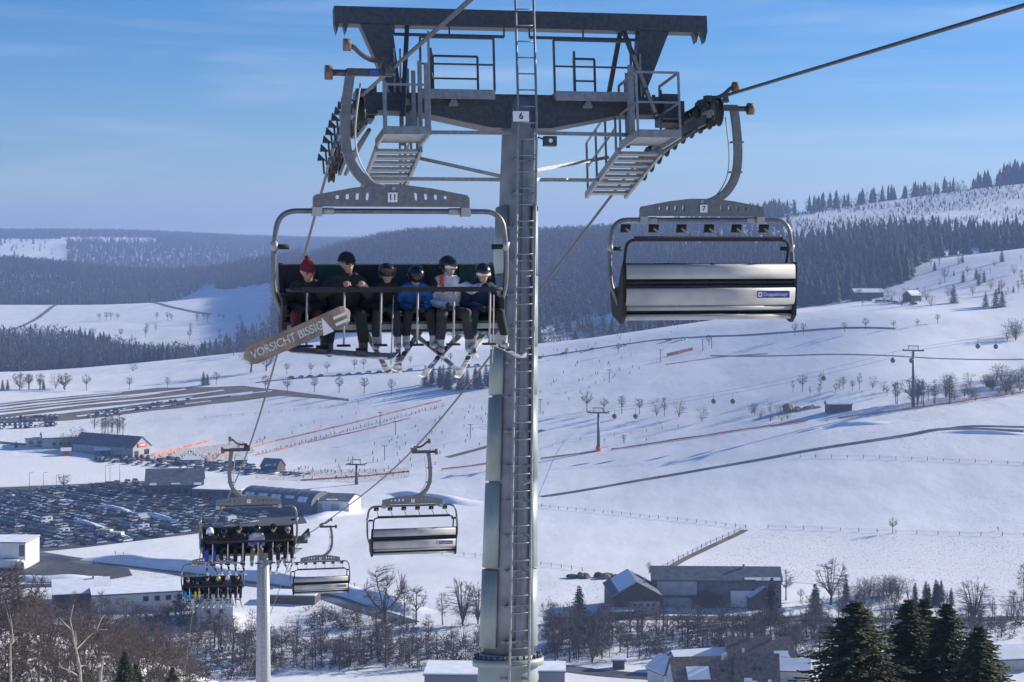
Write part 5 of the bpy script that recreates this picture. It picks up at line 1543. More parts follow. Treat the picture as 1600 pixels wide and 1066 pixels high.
MB().box((-13, -.3, 6.4), (13, .5, 4.4)).obj('pale_wall', M_WALLG, r_); MB().box((-10, -.25, 1.6), (15, .4, 3.2)).obj('white_wall', M_WALLG, r_)
MB().box((9, -.28, 3.0), (9, .45, 5.4)).obj('white_wall', M_WALLW, r_)
house('farm_shed', 'small brown gabled shed in front of the farmhouse', (1105, 951), 9.5, 8, 3.2, 2.4, -2, M_WOOD, M_ROOFB, .0, 'y')
house('farm_cottage', 'brown gabled annex at the right end of the farm', (1195, 952), 10, 9, 4, 3, 20, M_WOOD, M_ROOFB, .1, 'y', [(0, 3, 1.2, 1.2)])
# village roofs along the lower edge
def extras(r_, items):
    for it_ in items:
        if it_[0] == 'chim': MB().box((it_[1], it_[2], it_[3]), (.7, .7, 1.8)).obj('chimney', M_WALLG, r_)
        elif it_[0] == 'sky': MB().box((it_[1], it_[2], it_[3]), (.9, .9, .25), M=Matrix.Rotation(it_[4], 3, 'X')).obj('skylight', M_WIN, r_)
        else: MB().box((it_[1], it_[2], it_[3]), (it_[4], it_[5], .16), M=Matrix.Rotation(it_[6], 3, 'X')).obj('snow_patch', M_SNOWP, r_)
sl_ = math.atan2(6, 6.5)
r_ = house('village_house', 'brown-roofed house with blue snow patch at the bottom edge, right of the mast', (1112, 1100), 19, 13, 4.5, 6, 6, M_WALLW, M_ROOFB, 0, 'x')
extras(r_, [('patch', -3, 2.6, 7.3, 6, 4, sl_), ('sky', 3.5, 3, 7.6, sl_), ('chim', 5, 6.5, 10.6), ('sky', 6.5, 2.4, 7.0, sl_)])
r_ = house('village_house', 'steep brown-roofed house with twin roof windows at the bottom edge', (1183, 1100), 11, 13, 5, 6.5, -6, M_WALLW, M_ROOFB, 0, 'x')
extras(r_, [('sky', -.6, 3, 8.4, sl_), ('sky', .9, 3, 8.4, sl_), ('chim', -3.4, 7, 11.8)])
r_ = house('village_house', 'large grey-brown barn roof behind the bottom-edge houses', (1192, 1052), 18, 12, 3.5, 5, 3, M_WALLG, M_ROOFB, 0, 'x')
extras(r_, [('chim', -2, 6, 8.8), ('patch', 5.5, 1.5, 4.9, 4, 2, math.atan2(5, 6))])
house('village_house', 'small house with bright snowy roof behind the brown roofs', (1098, 1052), 15, 8, 3, 2.2, 14, M_WALLG, M_ROOFG, .3, 'x')
r_ = house('village_house', 'narrow house with blue snowy roof at the left of the village group', (1058, 1076), 8, 9, 4, 3, 25, M_WALLW, M_ROOFG, .3, 'y', [(0, 2.4, 1.4, 1.4)])
house('village_house', 'low snowy-roofed outbuilding right of the twin-window house', (1238, 1064), 9, 8, 2.6, 2, -10, M_WALLG, M_ROOFG, .3, 'x')
flat('garage', 'snow-roofed grey garage building at the bottom, left of the mast', (740, 1092), 26, 14, 5.8, -2, mat('garage_wall', (.16, .18, .22), .7), [(3, 2.8, 5, 2.4)], .35)
flat('garage', 'small snow-roofed shed at the bottom, right of the mast', (862, 1078), 7, 10, 4.5, -2, mat('garage_wall', (.16, .18, .22)), [], .35)
house('bus_shelter', 'tiny dark hut with snowy roof beside the lower road', (967, 1047), 3.2, 3, 2.6, .5, 0, M_WOOD, M_ROOFG, .3, 'x')
house('village_house', 'grey low roof at the right bottom edge behind the spruces', (1590, 1050), 16, 10, 3.5, 2.5, 10, M_WALLG, M_ROOFG, .15, 'x')
# hillside house and gully works
house('hill_house', 'snow-roofed guest house on the hillside at the forest edge, right', (1358, 468), 22, 12, 5, 2.4, 3, M_WOOD, M_ROOFG, .4, 'x', [(-10 + 4 * k, 4.5, 2, 1.6) for k in range(6)])
house('hill_house', 'second smaller house on the hillside, blue shaded roof', (1432, 471), 10, 8, 4, 3, 35, M_WOOD, M_ROOFG, .4, 'x')
r_ = house('gully_shed', 'dark shed cut into the snowy gully below the gondola pylon', (1312, 645), 13, 6, 4.2, 1.6, 2, M_WOOD, M_ROOFG, .5, 'x')
p = G(1255, 640); rk = MB()
for k in range(14):
    V, F = ell((RND.uniform(-9, 9), RND.uniform(-1, 3), RND.uniform(-.5, 1.2)), RND.uniform(1.5, 3.2), RND.uniform(1.5, 2.5), RND.uniform(1.2, 2.4), 8, 5); rk.add(V, F)
tag(rk.obj('rock_cutting', M_TAN, None, p), 'tan rock cutting under snow in the gully left of the shed', 'rocks')
p = G(925, 903); rk = MB()
for k in range(16):
    V, F = ell((RND.uniform(-8, 14), RND.uniform(-2, 2), RND.uniform(-.5, .8)), RND.uniform(1.2, 3), RND.uniform(1.2, 2.4), RND.uniform(.8, 1.8), 8, 5); rk.add(V, F)
tag(rk.obj('earth_heap', M_DIRT, None, p), 'dark heap of earth and silage in the field above the barn', 'heap')

# ------------------------------------------------------------------ pylons, gondolas, fences
def pylon(label, base, top_y, arm, m_=M_DARK, red=False):
    p = G(*base); hgt = (base[1] - top_y) / FPX * p.y
    r_ = empty('gondola_pylon', p, (0, 0, R(-12))); tag(r_, label, 'pylon')
    MB().tube([(0, 0, -1), (0, 0, hgt)], [.95, .55], 14).obj('mast', m_, r_)
    MB().box((0, 0, hgt), (arm, .7, .7)).obj('crossarm', m_, r_)
    MB().box((0, 0, hgt + 2.4), (arm * .55, .3, .4)).obj('gantry', m_, r_)
    for s in (-1, 1):
        MB().bar((s * arm * .25, 0, hgt), (s * arm * .2, 0, hgt + 2.4), .3).obj('gantry_leg', m_, r_)
        MB().bar((s * arm * .46, -4, hgt + .3), (s * arm * .46, 4, hgt + .3), .5, .6).obj('sheave_train', m_, r_)
    if red: MB().cyl((0, 0, -.3), (0, 0, 2.4), 1.35, 12).obj('padding', mat('pad_orange', (.6, .10, .04), .7), r_)
    return p, hgt
p1, h1 = pylon('tall grey gondola pylon with orange base padding right of the main mast', (935, 705), 645, 11, red=True)
p2, h2 = pylon('tall gondola pylon standing in the wooded gully on the right', (1427, 637), 548, 11)
pylon('lift pylon with crossarms at the foot of the piste behind the second empty chair', (557, 757), 726, 9)
CABLE = {}
for s in (-1, 1):
    off = Vector((s * 4.6, s * -1.0, .7))
    A, B = p1 + Vector((0, 0, h1)) + off, p2 + Vector((0, 0, h2)) + off
    d = (B - A)
    pts = [A - Vector((65, -14, 11)), A] + [A + d * t_ - Vector((0, 0, 7 * 4 * t_ * (1 - t_) * .5)) for t_ in np.linspace(.06, .94, 14)] + [B, B + Vector((130, 35, 16))]
    CABLE[s] = pts
    o = MB().tube(pts, .06, 5).obj('gondola_cable', M_ROPE); tag(o, 'thin gondola cable, %s of the pair over the snowfields' % ('near' if s > 0 else 'far'), 'cable', 'gondola cables')
gm = MB()
V, F = ell((0, 0, -4.3), 1.25, 1.25, 1.35, 14, 10); gm.add(V, F, 0, True)
gon_b = gm.mesh('cabin', [mat('cabin_grey', (.10, .08, .085), .3, .2)])
gwin = MB().box((0, 0, -4.1), (2.3, 1.6, .9)).box((0, 0, -4.1), (1.6, 2.3, .9)).mesh('window_band', M_WIN)
ghang = MB().bar((0, 0, 0), (0, 0, -3.0), .18).mesh('hanger', M_DARK)
for k, (px, s, lab) in enumerate(((960, -1, 'first gondola right of the orange-based pylon'), (993, 1, 'second gondola right of the orange-based pylon'), (1115, -1, 'left gondola of the pair over the middle snowfield'), (1145, 1, 'right gondola of the pair over the middle snowfield'), (1287, -1, 'gondola above the gully trees'), (1395, -1, 'gondola just left of the gully pylon'), (1424, 1, 'gondola passing the gully pylon'), (1525, -1, 'left gondola near the right edge'), (1553, 1, 'rightmost gondola near the right edge'))):
    pts = CABLE[s]; best = None
    for a, b in zip(pts, pts[1:]):
        ua, ub = 800 + FPX * a.x / a.y, 800 + FPX * b.x / b.y
        if ua <= px <= ub: best = a.lerp(b, (px - ua) / (ub - ua))
    if best is None: continue
    r_ = empty('gondola', best, (0, 0, R(-12))); tag(r_, 'round dark cabin, ' + lab, 'gondola', 'gondola cabins')
    link('hanger', ghang, r_); cb_ = link('cabin', gon_b, r_); link('window_band', gwin, cb_)
# drag lift poles on the piste
PM = MB().bar((0, 0, -.5), (0, 0, 8), .35).bar((-1.6, 0, 7.8), (1.6, 0, 7.8), .3).mesh('pole', M_DARK)
for px, lab in (((618, 680), 'drag lift pole above the queue fence'), ((601, 720), 'drag lift pole low on the piste, left'), ((706, 612), 'drag lift pole near the top of the orange fence'), ((735, 686), 'drag lift pole in the middle of the piste'), ((594, 666), 'drag lift pole halfway up the orange fence'), ((952, 598), 'drag lift pole on the piste edge right of the mast'), ((1032, 566), 'upper drag lift pole near the red netting'), ((1098, 549), 'drag lift top station pole by the road'), ((1112, 545), 'drag lift return post beside the road'), ((844, 646), 'drag lift pole close to the right side of the mast')):
    o = link('lift_pole', PM, None, G(*px), (0, 0, R(-15))); tag(o, lab, 'lift pole', 'drag lift poles')
# orange nets
M_NET = mat('orange_net', (.60, .21, .12), .8, var=.2, vscale=.4)
def net(px, label, h=.85):
    pts = resample(gpts(px), 5); V, F = [], []
    r_ = empty('safety_net', pts[0]); tag(r_, label, 'fence', 'orange piste nets')
    for i, p in enumerate(pts):
        q = p - pts[0]
        zz = gz(p.x, p.y) - pts[0].z
        j = RND.uniform(-.15, .15)
        V += [(q.x, q.y - .03, zz + .15), (q.x, q.y - .03, zz + h + j), (q.x, q.y + .03, zz + h + j), (q.x, q.y + .03, zz + .15)]
    for i in range(len(pts) - 1):
        for k in range(4): F.append((4 * i + k, 4 * i + (k + 1) % 4, 4 * i + 4 + (k + 1) % 4, 4 * i + 4 + k))
    link('netting', mesh_np('netting', V, F, M_NET), r_)
    pm = MB().bar((0, 0, -.3), (0, 0, h + .3), .12).mesh('post', M_DARK)
    for i in range(0, len(pts), 3): link('post', pm, r_, pts[i] - pts[0] + Vector((0, -.1, 0)))
net([(320, 716), (430, 690), (560, 660), (690, 627)], 'upper orange net along the drag lift queue')
net([(400, 712), (480, 693), (560, 675), (640, 655)], 'lower orange net along the queue of skiers')
net([(845, 718), (900, 711), (932, 706)], 'orange net between the mast and the gondola pylon')
net([(955, 704), (1060, 688), (1160, 673), (1262, 659)], 'long orange net right of the gondola pylon')
net([(1310, 655), (1400, 643), (1500, 629), (1605, 613)], 'orange net rising to the right edge')
net([(1042, 558), (1060, 554), (1082, 548)], 'short red net near the top of the drag lift', 2.2)
net([(470, 752), (560, 746), (640, 738)], 'orange net at the foot of the piste behind the station')
net([(690, 735), (770, 725)], 'orange net left of the mast at the piste edge')
net([(240, 712), (290, 700), (330, 690)], 'orange net beside the restaurant crowd', 1.3)
# wooden stock fences
PST = MB().bar((0, 0, -.4), (0, 0, 1.5), .22).mesh('post', M_WOOD)
def stock_fence(px, gap, label, wire=True):
    pts = resample(gpts(px), gap)
    r_ = empty('stock_fence', pts[0]); tag(r_, label, 'fence', 'wooden stock fences')
    w = MB()
    for i, p in enumerate(pts):
        link('post', PST, r_, Vector((p.x, p.y, gz(p.x, p.y))) - pts[0], (0, RND.uniform(-.06, .06), 0), (1, 1, RND.uniform(.85, 1.15)))
    if wire:
        for h in (.7, 1.2): w.tube([Vector((p.x, p.y, gz(p.x, p.y) + h)) - pts[0] for p in pts], .03, 3, caps=False)
        w.obj('wire', M_DARK, r_)
stock_fence([(846, 793), (1000, 808), (1165, 826)], 4.6, 'post fence across the field right of the mast')
stock_fence([(1200, 826), (1400, 834), (1600, 839)], 7.0, 'post fence across the field at the right edge')
stock_fence([(845, 884), (910, 893)], 4.5, 'short post fence right of the mast above the barn')
stock_fence([(1165, 826), (1110, 850), (1060, 876), (1035, 890)], 5, 'post fence beside the track down to the farm')
stock_fence([(1250, 716), (1400, 718), (1600, 727)], 7, 'faint post fence on the upper right field')
stock_fence([(180, 868), (300, 884), (480, 907), (600, 925)], 4.2, 'post fence on top of the shaded snow bank')
stock_fence([(640, 862), (760, 872)], 4.5, 'post fence left of the mast')
stock_fence([(845, 704), (880, 692), (960, 682), (1060, 668)], 8, 'dark fence line in the hollow behind the orange net')
stock_fence([(320, 654), (420, 646), (540, 634), (640, 622)], 8, 'hedge-like fence line below the row of trees')
# ------------------------------------------------------------------ trees
M_BARK = mat('bark', (.085, .068, .056), .95, var=.3, vscale=3, obj_var=.25)
M_TWIG = mat('twigs', (.105, .083, .068), .95, obj_var=.25)
M_TWIGR = mat('twigs_reddish', (.105, .070, .058), .95, obj_var=.25)
M_BIRCH = mat('birch_bark', (.30, .26, .22), .8, var=.25, vscale=6)
M_NEED = mat('spruce_needles', (.100, .118, .045), .85, var=.5, vscale=1.3, obj_var=.15)
M_NEEDF = mat('fir_needles_dark', (.010, .019, .015), .9, var=.3, vscale=.5, obj_var=.2)
def bare_tree(seed, style='round', twm=None):
    """unit-height leafless tree -> (trunk mesh, crown mesh); branches reach for points spread through the crown"""
    g = random.Random(seed); tr = MB(); V, F = [], []
    bole, rx, rz, cz, K, M, T, r0 = {'oak': (.22, .46, .40, .60, 9, 130, 17, .030), 'round': (.06, .48, .48, .53, 16, 130, 15, .024), 'slim': (.34, .16, .40, .60, 6, 60, 13, .014),
                                     'bush': (.0, .50, .48, .50, 12, 80, 13, .012), 'road': (.28, .31, .36, .645, 7, 90, 15, .021)}[style]
    C = Vector((0, 0, cz))
    def pt(lo, hi):
        while True:
            v = Vector((g.uniform(-1, 1), g.uniform(-1, 1), g.uniform(-1, 1)))
            if lo <= v.length <= hi: return Vector((v.x * rx, v.y * rx, v.z * rz * (1 if v.z > 0 else .85))) * g.uniform(.9, 1.08) + C
    def twig(p, d, L_, w):
        s_ = d.cross(Vector((g.gauss(0, 1), g.gauss(0, 1), g.gauss(0, 1))))
        if s_.length < 1e-5: return
        s_ = s_.normalized() * w; b_ = len(V)
        V.extend([tuple(p - s_), tuple(p + s_), tuple(p + d * L_)]); F.append((b_, b_ + 1, b_ + 2))
    lead = Vector((g.uniform(-.03, .03), g.uniform(-.03, .03), .93 if style in ('slim', 'road', 'oak') else .3))
    nodes = []
    if style not in ('bush',):
        top = lead if style in ('slim', 'road') else Vector((0, 0, max(bole, .1)))
        tr.tube([(0, 0, -.05), (lead.x * .5, lead.y * .5, bole * .6), Vector((lead.x, lead.y, bole)) if style not in ('slim', 'road') else lead * .6, top], [r0 * 1.3, r0, r0 * .8, r0 * .15 if style in ('slim', 'road') else r0 * .6], 7, caps=False)
        if style in ('slim', 'road'): nodes += [(lead * t_, r0 * (.8 - .6 * t_)) for t_ in (.45, .55, .65, .75, .85)]
    for k in range(K):
        e = pt(.62, .95)
        if style in ('round', 'bush'):
            an = 2 * math.pi * k / K; e = C + Vector((rx * .8 * math.cos(an) * g.uniform(.1, 1), rx * .8 * math.sin(an) * g.uniform(.1, 1), rz * g.uniform(.45, .95)))
        z_a = bole * g.uniform(.7, 1) if style in ('oak', 'round', 'bush') else bole + (e.z - bole) * g.uniform(.15, .5)
        a_ = Vector((lead.x * .5, lead.y * .5, max(0, z_a)))
        m_ = a_.lerp(e, .5) + Vector((g.uniform(-.03, .03), g.uniform(-.03, .03), .05 if style in ('round', 'bush') else -.02))
        c_ = bezier([a_, m_, e], 4)
        tr.tube(c_, [r0 * .55 * (1 - .75 * i / 8) for i in range(9)], 5, caps=False)
        nodes += [(p, r0 * .4) for p in c_[2:]]
    NP = np.array([tuple(p) for p, _ in nodes])
    for k in range(M):
        e = pt(.45, 1.0)
        d2 = np.linalg.norm(NP - np.array(e), axis=1) + np.maximum(0, NP[:, 2] - e.z + .02) * 2.5
        a_ = nodes[int(np.argmin(d2 + np.array([g.uniform(0, .05) for _ in range(len(NP))])))][0]
        m_ = a_.lerp(e, .5) + Vector((g.uniform(-.02, .02), g.uniform(-.02, .02), g.uniform(-.005, .03)))
        tr.tube([a_, m_, e], [r0 * .2, r0 * .15, r0 * .06], 3, caps=False)
        for _ in range(T):
            t_ = g.uniform(.3, 1); p = a_.lerp(m_, t_ * 2) if t_ < .5 else m_.lerp(e, t_ * 2 - 1)
            d = (p - C); d = Vector((d.x / rx, d.y / rx, d.z / rz)) * .55 + (e - a_).normalized() * .5 + Vector((g.gauss(0, .5), g.gauss(0, .5), g.gauss(.22, .4)))
            twig(p, d.normalized(), g.uniform(.05, .125), .0019)
    zz = np.array([v[2] for v in V]); sc = 1 / np.quantile(zz, .99)
    tr.v = [(a * sc, b * sc, c * sc) for a, b, c in tr.v]
    return tr.mesh('trunk', M_BARK, fix=False), mesh_np('crown', np.array(V) * sc, np.array(F), twm or M_TWIG)
BT = {st: [bare_tree(i * 7 + j, st) for i in range(n)] for j, (st, n) in enumerate((('oak', 3), ('round', 3), ('slim', 4), ('bush', 3), ('road', 4)))}
BT['redbush'] = [bare_tree(77 + i, 'bush', M_TWIGR) for i in range(3)]
def conifer(seed, tiers, per, nq, needle, wid=.26, lq=.05):
    g = random.Random(seed); tr = MB().tube([(0, 0, -.05), (0, 0, .5), (0, 0, .99)], [.018, .012, .002], 6, caps=False); V, F = [], []
    for i in range(tiers):
        t_ = i / (tiers - 1); z = .06 + .90 * t_ ** .92; R_ = wid * (1 - t_) ** .8 * g.uniform(.85, 1.1) + .012
        for k in range(per if t_ < .8 else max(4, per - 3)):
            an = 2 * math.pi * (k + g.uniform(-.35, .35)) / per + i * 1.1; L_ = R_ * g.uniform(.65, 1.2)
            o = Vector((math.cos(an), math.sin(an), 0)); side = Vector((-math.sin(an), math.cos(an), 0))
            base = Vector((0, 0, z))
            rise = .25 * t_
            def at(s): return base + o * L_ * s + Vector((0, 0, L_ * (rise * s - .42 * s * s + .22 * s ** 3)))
            tr.tube([at(0), at(.5), at(1)], [.004, .003, .001], 3, caps=False)
            for q in range(nq):
                s = (q + g.random()) / nq; c = at(s)
                ln = lq * g.uniform(.6, 1.2) * (1.15 - .55 * s) * (.55 + .45 * (1 - t_)); sd = 1 if g.random() < .5 else -1
                d = (o * g.uniform(.35, .9) + side * sd * g.uniform(.3, 1) + Vector((0, 0, g.uniform(-.55, .12)))).normalized()
                w = d.cross(Vector((g.gauss(0, .5), g.gauss(0, .5), 1))).normalized() * ln * .26
                b = len(V); V.extend([tuple(c - w * .6), tuple(c + w * .6), tuple(c + d * ln * .6 + w), tuple(c + d * ln), tuple(c + d * ln * .6 - w)])
                F.append((b, b + 1, b + 2, b + 3, b + 4))
    return tr.mesh('trunk', M_BARK, fix=False), mesh_np('crown', np.array(V), F, needle)
CF = [conifer(i, 20, 9, 9, M_NEEDF, .24, .09) for i in range(3)]
SPR = [conifer(40 + i, 36, 13, 40, M_NEED, .36, .050) for i in range(3)]
def tree(style, p, h, label, group=None, name=None, wide=1.0, proto=None):
    pool = CF if style == 'conifer' else SPR if style == 'spruce' else BT[style]
    tm, cm = proto or RND.choice(pool)
    nm = name or ('spruce_tree' if style in ('conifer', 'spruce') else 'bare_bush' if 'bush' in style else 'bare_tree')
    r_ = empty(nm, p, (0, 0, RND.uniform(0, 6.28)))
    r_.scale = (h * wide, h * wide, h)
    tag(r_, label, 'bush' if 'bush' in nm else 'tree', group)
    link('trunk', tm, r_); link('crown', cm, r_)
    return r_
def tp(style, px, py, hpx, label, group=None, **k):
    if label is None: label = '%s %s on the snowy right ridge, %s slope near %s' % ('small' if hpx < 16 else 'larger', {'road': 'round leafless tree', 'bush': 'bare bush', 'conifer': 'fir', 'slim': 'slender bare tree'}[style], 'upper' if py < 437 else 'lower', 'the right edge' if px > 1540 else 'the hillside houses' if px < 1490 else 'its middle')
    p = G(px, py); tree(style, p, hpx / FPX * p.y, label, group, **k)
# prominent valley trees
for st, x, y, h, w, lab in (('oak', 603, 976, 88, 1.0, 'big spreading leafless oak at the lower end of the snow bank'), ('road', 650, 976, 60, 1.0, 'medium leafless tree right of the big oak'), ('slim', 632, 975, 56, 1.2, 'slender leafless tree just right of the big oak'),
        ('slim', 692, 977, 52, 1.2, 'thin leafless tree left of the round clump'), ('round', 724, 978, 72, 1.0, 'round many-stemmed leafless tree left of the mast'), ('round', 746, 976, 60, .9, 'second round leafless tree touching the left side of the mast'),
        ('conifer', 905, 972, 58, 1.25, 'dark bushy spruce left of the timber barn'), ('conifer', 1207, 975, 74, 1.1, 'tall dark conifer at the right end of the farm'), ('oak', 1298, 945, 72, .85, 'tall airy leafless tree right of the farm'), ('road', 1228, 938, 48, .95, 'leafless tree standing in the snow beside the farm'), ('road', 1251, 940, 20, 1, 'tiny leafless tree beside the farm track'),
        ('conifer', 1322, 940, 44, .8, 'narrow dark conifer beside the tall airy tree'), ('conifer', 1274, 962, 50, 1.3, 'broad dark conifer under the tall airy tree'), ('road', 1395, 834, 24, 1, 'lone small leafless tree on the fence line of the right field'),
        ('round', 1520, 975, 66, 1.15, 'wide round leafless tree behind the near spruces'), ('slim', 1583, 968, 46, 1.2, 'thin leafless tree near the right edge'), ('slim', 1600, 940, 60, 1.2, 'leafless tree cut by the right edge'), ('road', 1014, 897, 18, 1, 'small leafless tree behind the barn roof'), ('road', 100, 768, 27, 1.3, 'round leafless tree at the far edge of the big car park'),
        ('oak', 392, 582, 48, 1.0, 'large leafless tree on the snowfield behind the snowboard'), ('oak', 416, 580, 36, 1.0, 'second leafless tree behind the snowboard'), ('conifer', 318, 602, 22, 1.1, 'left one of two small dark spruces above the striped field'), ('conifer', 324, 602, 19, 1.1, 'right one of two small dark spruces above the striped field'),
        ('road', 135, 611, 26, .9, 'leafless tree above the striped parking field, left'), ('road', 202, 609, 20, 1, 'leafless tree above the striped parking field, middle'), ('road', 262, 606, 17, 1, 'small leafless tree above the striped parking field'), ('road', 338, 601, 20, 1, 'leafless tree right of the two small spruces'), ('bush', 208, 581, 14, 1.3, 'bushy clump on the far snow slope'),
        ('conifer', 84 * .3, 700, 11, 1.2, 'tiny fir beside the road left of the lodge'), ('bush', 1097, 660, 24, 1.0, 'bushy leafless shrub at the right end of the tree row'), ('road', 975, 693, 14, 1, 'small shrub below the gondola cabins')):
    tp(st, x, y, h, lab, wide=w)
rowA = [(415, 611, 25), (449, 614, 24), (491, 613, 24), (530, 614, 26), (569, 615, 26), (612, 617, 25)]
for i, (x, y, h) in enumerate(rowA): tp('road', x, y, h, 'avenue tree, number %s from the left in the row under chair 11' % ('one', 'two', 'three', 'four', 'five', 'six')[i], 'leafless avenue trees')
for i, (x, y, h) in enumerate([(448, 584, 17), (486, 584, 17), (511, 583, 17), (554, 578, 17), (568, 577, 17), (619, 573, 15), (641, 570, 14), (690, 566, 18), (704, 566, 15)]): tp('road', x, y, h, 'small leafless tree along the far snow road behind chair 11', 'trees along the far snow road')
for i, (x, y, h, st) in enumerate([(917, 643, 31, 'road'), (944, 644, 22, 'road'), (972, 646, 28, 'road'), (999, 647, 25, 'road'), (1026, 651, 28, 'bush'), (1038, 651, 31, 'slim'), (1061, 653, 27, 'bush')]): tp(st, x, y, h, 'leafless tree, number %s from the left in the row right of the mast' % ('one', 'two', 'three', 'four', 'five', 'six', 'seven')[i], 'row of trees right of the mast')
for x, y, h in [(1242, 524, 19), (1255, 523, 18), (1320, 519, 16), (1353, 516, 19), (1396, 514, 13), (1433, 511, 12), (1465, 506, 15), (1108, 541, 18), (966, 552, 16), (885, 558, 14)]: tp('road', x, y, h, 'small leafless tree beside the upper road across the slope', 'trees on the upper road')
for k in range(24): xx = RND.uniform(660, 772); tp('conifer', xx, RND.uniform(598, 610), RND.uniform(22, 36), 'dark spruce in the dense clump left of the mast above the piste, ' + ('left end' if xx < 697 else 'middle' if xx < 735 else 'right end'), 'spruce clump above the piste')
for k in range(9): tp(RND.choice(('road', 'bush', 'oak')), RND.uniform(28, 106), RND.uniform(607, 610), RND.uniform(18, 27), 'leafless tree in the clump at the left edge above the striped field', 'clump at the left edge')
for x in (4, 12, 68): tp('conifer', x, 609, 17, 'small dark fir in the clump at the left edge', 'firs in the left clump')
for k in range(11): tp('slim', RND.uniform(140, 192), RND.uniform(676, 681), RND.uniform(24, 33), 'leafless tree in the grove behind the restaurant', 'grove behind the restaurant', wide=1.3)
for k in range(7): tp('bush', RND.uniform(98, 150), RND.uniform(700, 705), RND.uniform(18, 34), 'brownish shrub in front of the long left lodge', 'shrubs before the lodge', name='bare_tree')
for k in range(16): tp(RND.choice(('slim', 'slim', 'oak')), RND.uniform(1400, 1500), RND.uniform(622, 640), RND.uniform(26, 42), 'leafless tree in the grove round the gully pylon', 'grove round the gully pylon', wide=1.2)
for k in range(14): tp(RND.choice(('slim', 'bush', 'road')), RND.uniform(1222, 1400), RND.uniform(606, 620), RND.uniform(14, 28), 'leafless tree along the upper edge of the gully', 'trees along the gully')
for k in range(12): tp('bush', RND.uniform(1170, 1240), RND.uniform(640, 662), RND.uniform(10, 22), 'leafless shrub in the gully left of the rock cutting', 'shrubs in the gully')
for k in range(52): xx = RND.uniform(1470, 1612); tp('bush', xx, RND.uniform(604, 634) - (xx - 1470) * .13, RND.uniform(14, 27), 'dense dark shrub in the thicket at the right edge, ' + ('its left end' if xx < 1515 else 'its middle' if xx < 1560 else 'at the frame edge'), 'thicket at the right edge', wide=1.3)
for k in range(5): tp('bush', RND.uniform(1570, 1612), RND.uniform(525, 534), RND.uniform(22, 32), 'dark bushy tree on the upper slope at the right edge', 'bushes on the upper right slope')
for x, y, h in ((1490, 474, 30), (1540, 480, 24), (1556, 481, 30), (1566, 480, 26)): tp('conifer', x, y, h, 'dark fir standing on the shaded slope below the sunny ridge', 'firs on the right slope', wide=1.2)
for k in range(34): tp(RND.choice(('road', 'bush', 'conifer', 'slim')), RND.uniform(1440, 1610), RND.uniform(408, 466), RND.uniform(8, 24), None, 'trees on the right ridge')
for k in range(16): tp(RND.choice(('road', 'bush')), RND.uniform(1335, 1455), RND.uniform(464, 480), RND.uniform(14, 24), 'brown leafless tree round the hillside houses', 'trees by the hillside houses')
for x in (155, 166, 173, 184, 262, 268, 308, 318, 324, 342, 349, 245, 375, 405): tp('road', x, RND.uniform(499, 504), RND.uniform(11, 16), 'tiny leafless tree on the far meadow on the left', 'trees on the far meadow')
for k in range(22): tp(RND.choice(('road', 'slim', 'bush')), RND.uniform(140, 440), RND.uniform(512, 548), RND.uniform(10, 20), 'small leafless tree in the hollow below the far meadow', 'trees below the far meadow')
for k in range(16): tp(RND.choice(('road', 'conifer', 'slim')), RND.uniform(360, 432), RND.uniform(505, 560), RND.uniform(16, 30), 'tree in the hazy copse left of chair 11', 'copse left of chair 11')
for x, y, h in ((20, 388, 6), (36, 386, 5), (18, 392, 8), (52, 390, 5), (62, 392, 6), (70, 388, 4)): tp('conifer', x, y, h, 'tiny fir on the far hilltop meadow', 'firs on the far meadow')
# belts of slender trees along the valley floor
def belt(n, x0, x1, y0, y1, h0, h1, lab, grp, kinds=('slim', 'slim', 'road', 'bush')):
    for k in range(n):
        st, x, h = RND.choice(kinds), RND.uniform(x0, x1), RND.uniform(h0, h1); f = (x - x0) / (x1 - x0)
        l2 = {'slim': 'slender ', 'road': 'round-crowned ', 'bush': 'bushy ', 'oak': 'spreading '}[st] + lab + (', left part' if f < .33 else ', right part' if f > .66 else ', middle part')
        tp(st, x, RND.uniform(y0, y1), h, ('tall ' if h > (h0 + h1) / 2 else 'low ') + l2, grp, wide=RND.uniform(.9, 1.3))
belt(62, 420, 755, 1004, 1048, 34, 56, 'leafless tree in the belt below the big oak', 'belt below the oak')
belt(95, 848, 1290, 985, 1030, 36, 56, 'leafless tree in the belt in front of the farm', 'belt before the farm')
belt(24, 848, 960, 1000, 1040, 36, 60, 'leafless tree in the dense belt just right of the mast base', 'belt right of the mast base')
belt(50, 1240, 1610, 965, 1000, 26, 48, 'leafless tree in the belt behind the near spruces', 'belt behind the spruces')
belt(46, 150, 420, 1000, 1062, 36, 60, 'leafless tree in the wood below the white workshop', 'wood below the workshop')
belt(30, 60, 330, 958, 990, 28, 44, 'leafless tree close to the white workshop', 'trees by the workshop', ('slim', 'road', 'bush', 'oak'))
belt(30, 1300, 1420, 930, 946, 22, 34, 'hedge tree in the dark hedge behind the near spruces', 'hedge behind the spruces', ('bush',))
for k in range(9): tp('conifer', RND.uniform(1408, 1492), RND.uniform(940, 950), RND.uniform(24, 38), 'dark conifer in the hedge behind the near spruces', 'conifers behind the spruces')
belt(18, 500, 560, 960, 985, 16, 26, 'leafless shrub on the bank left of the big oak', 'shrubs by the oak', ('bush',))
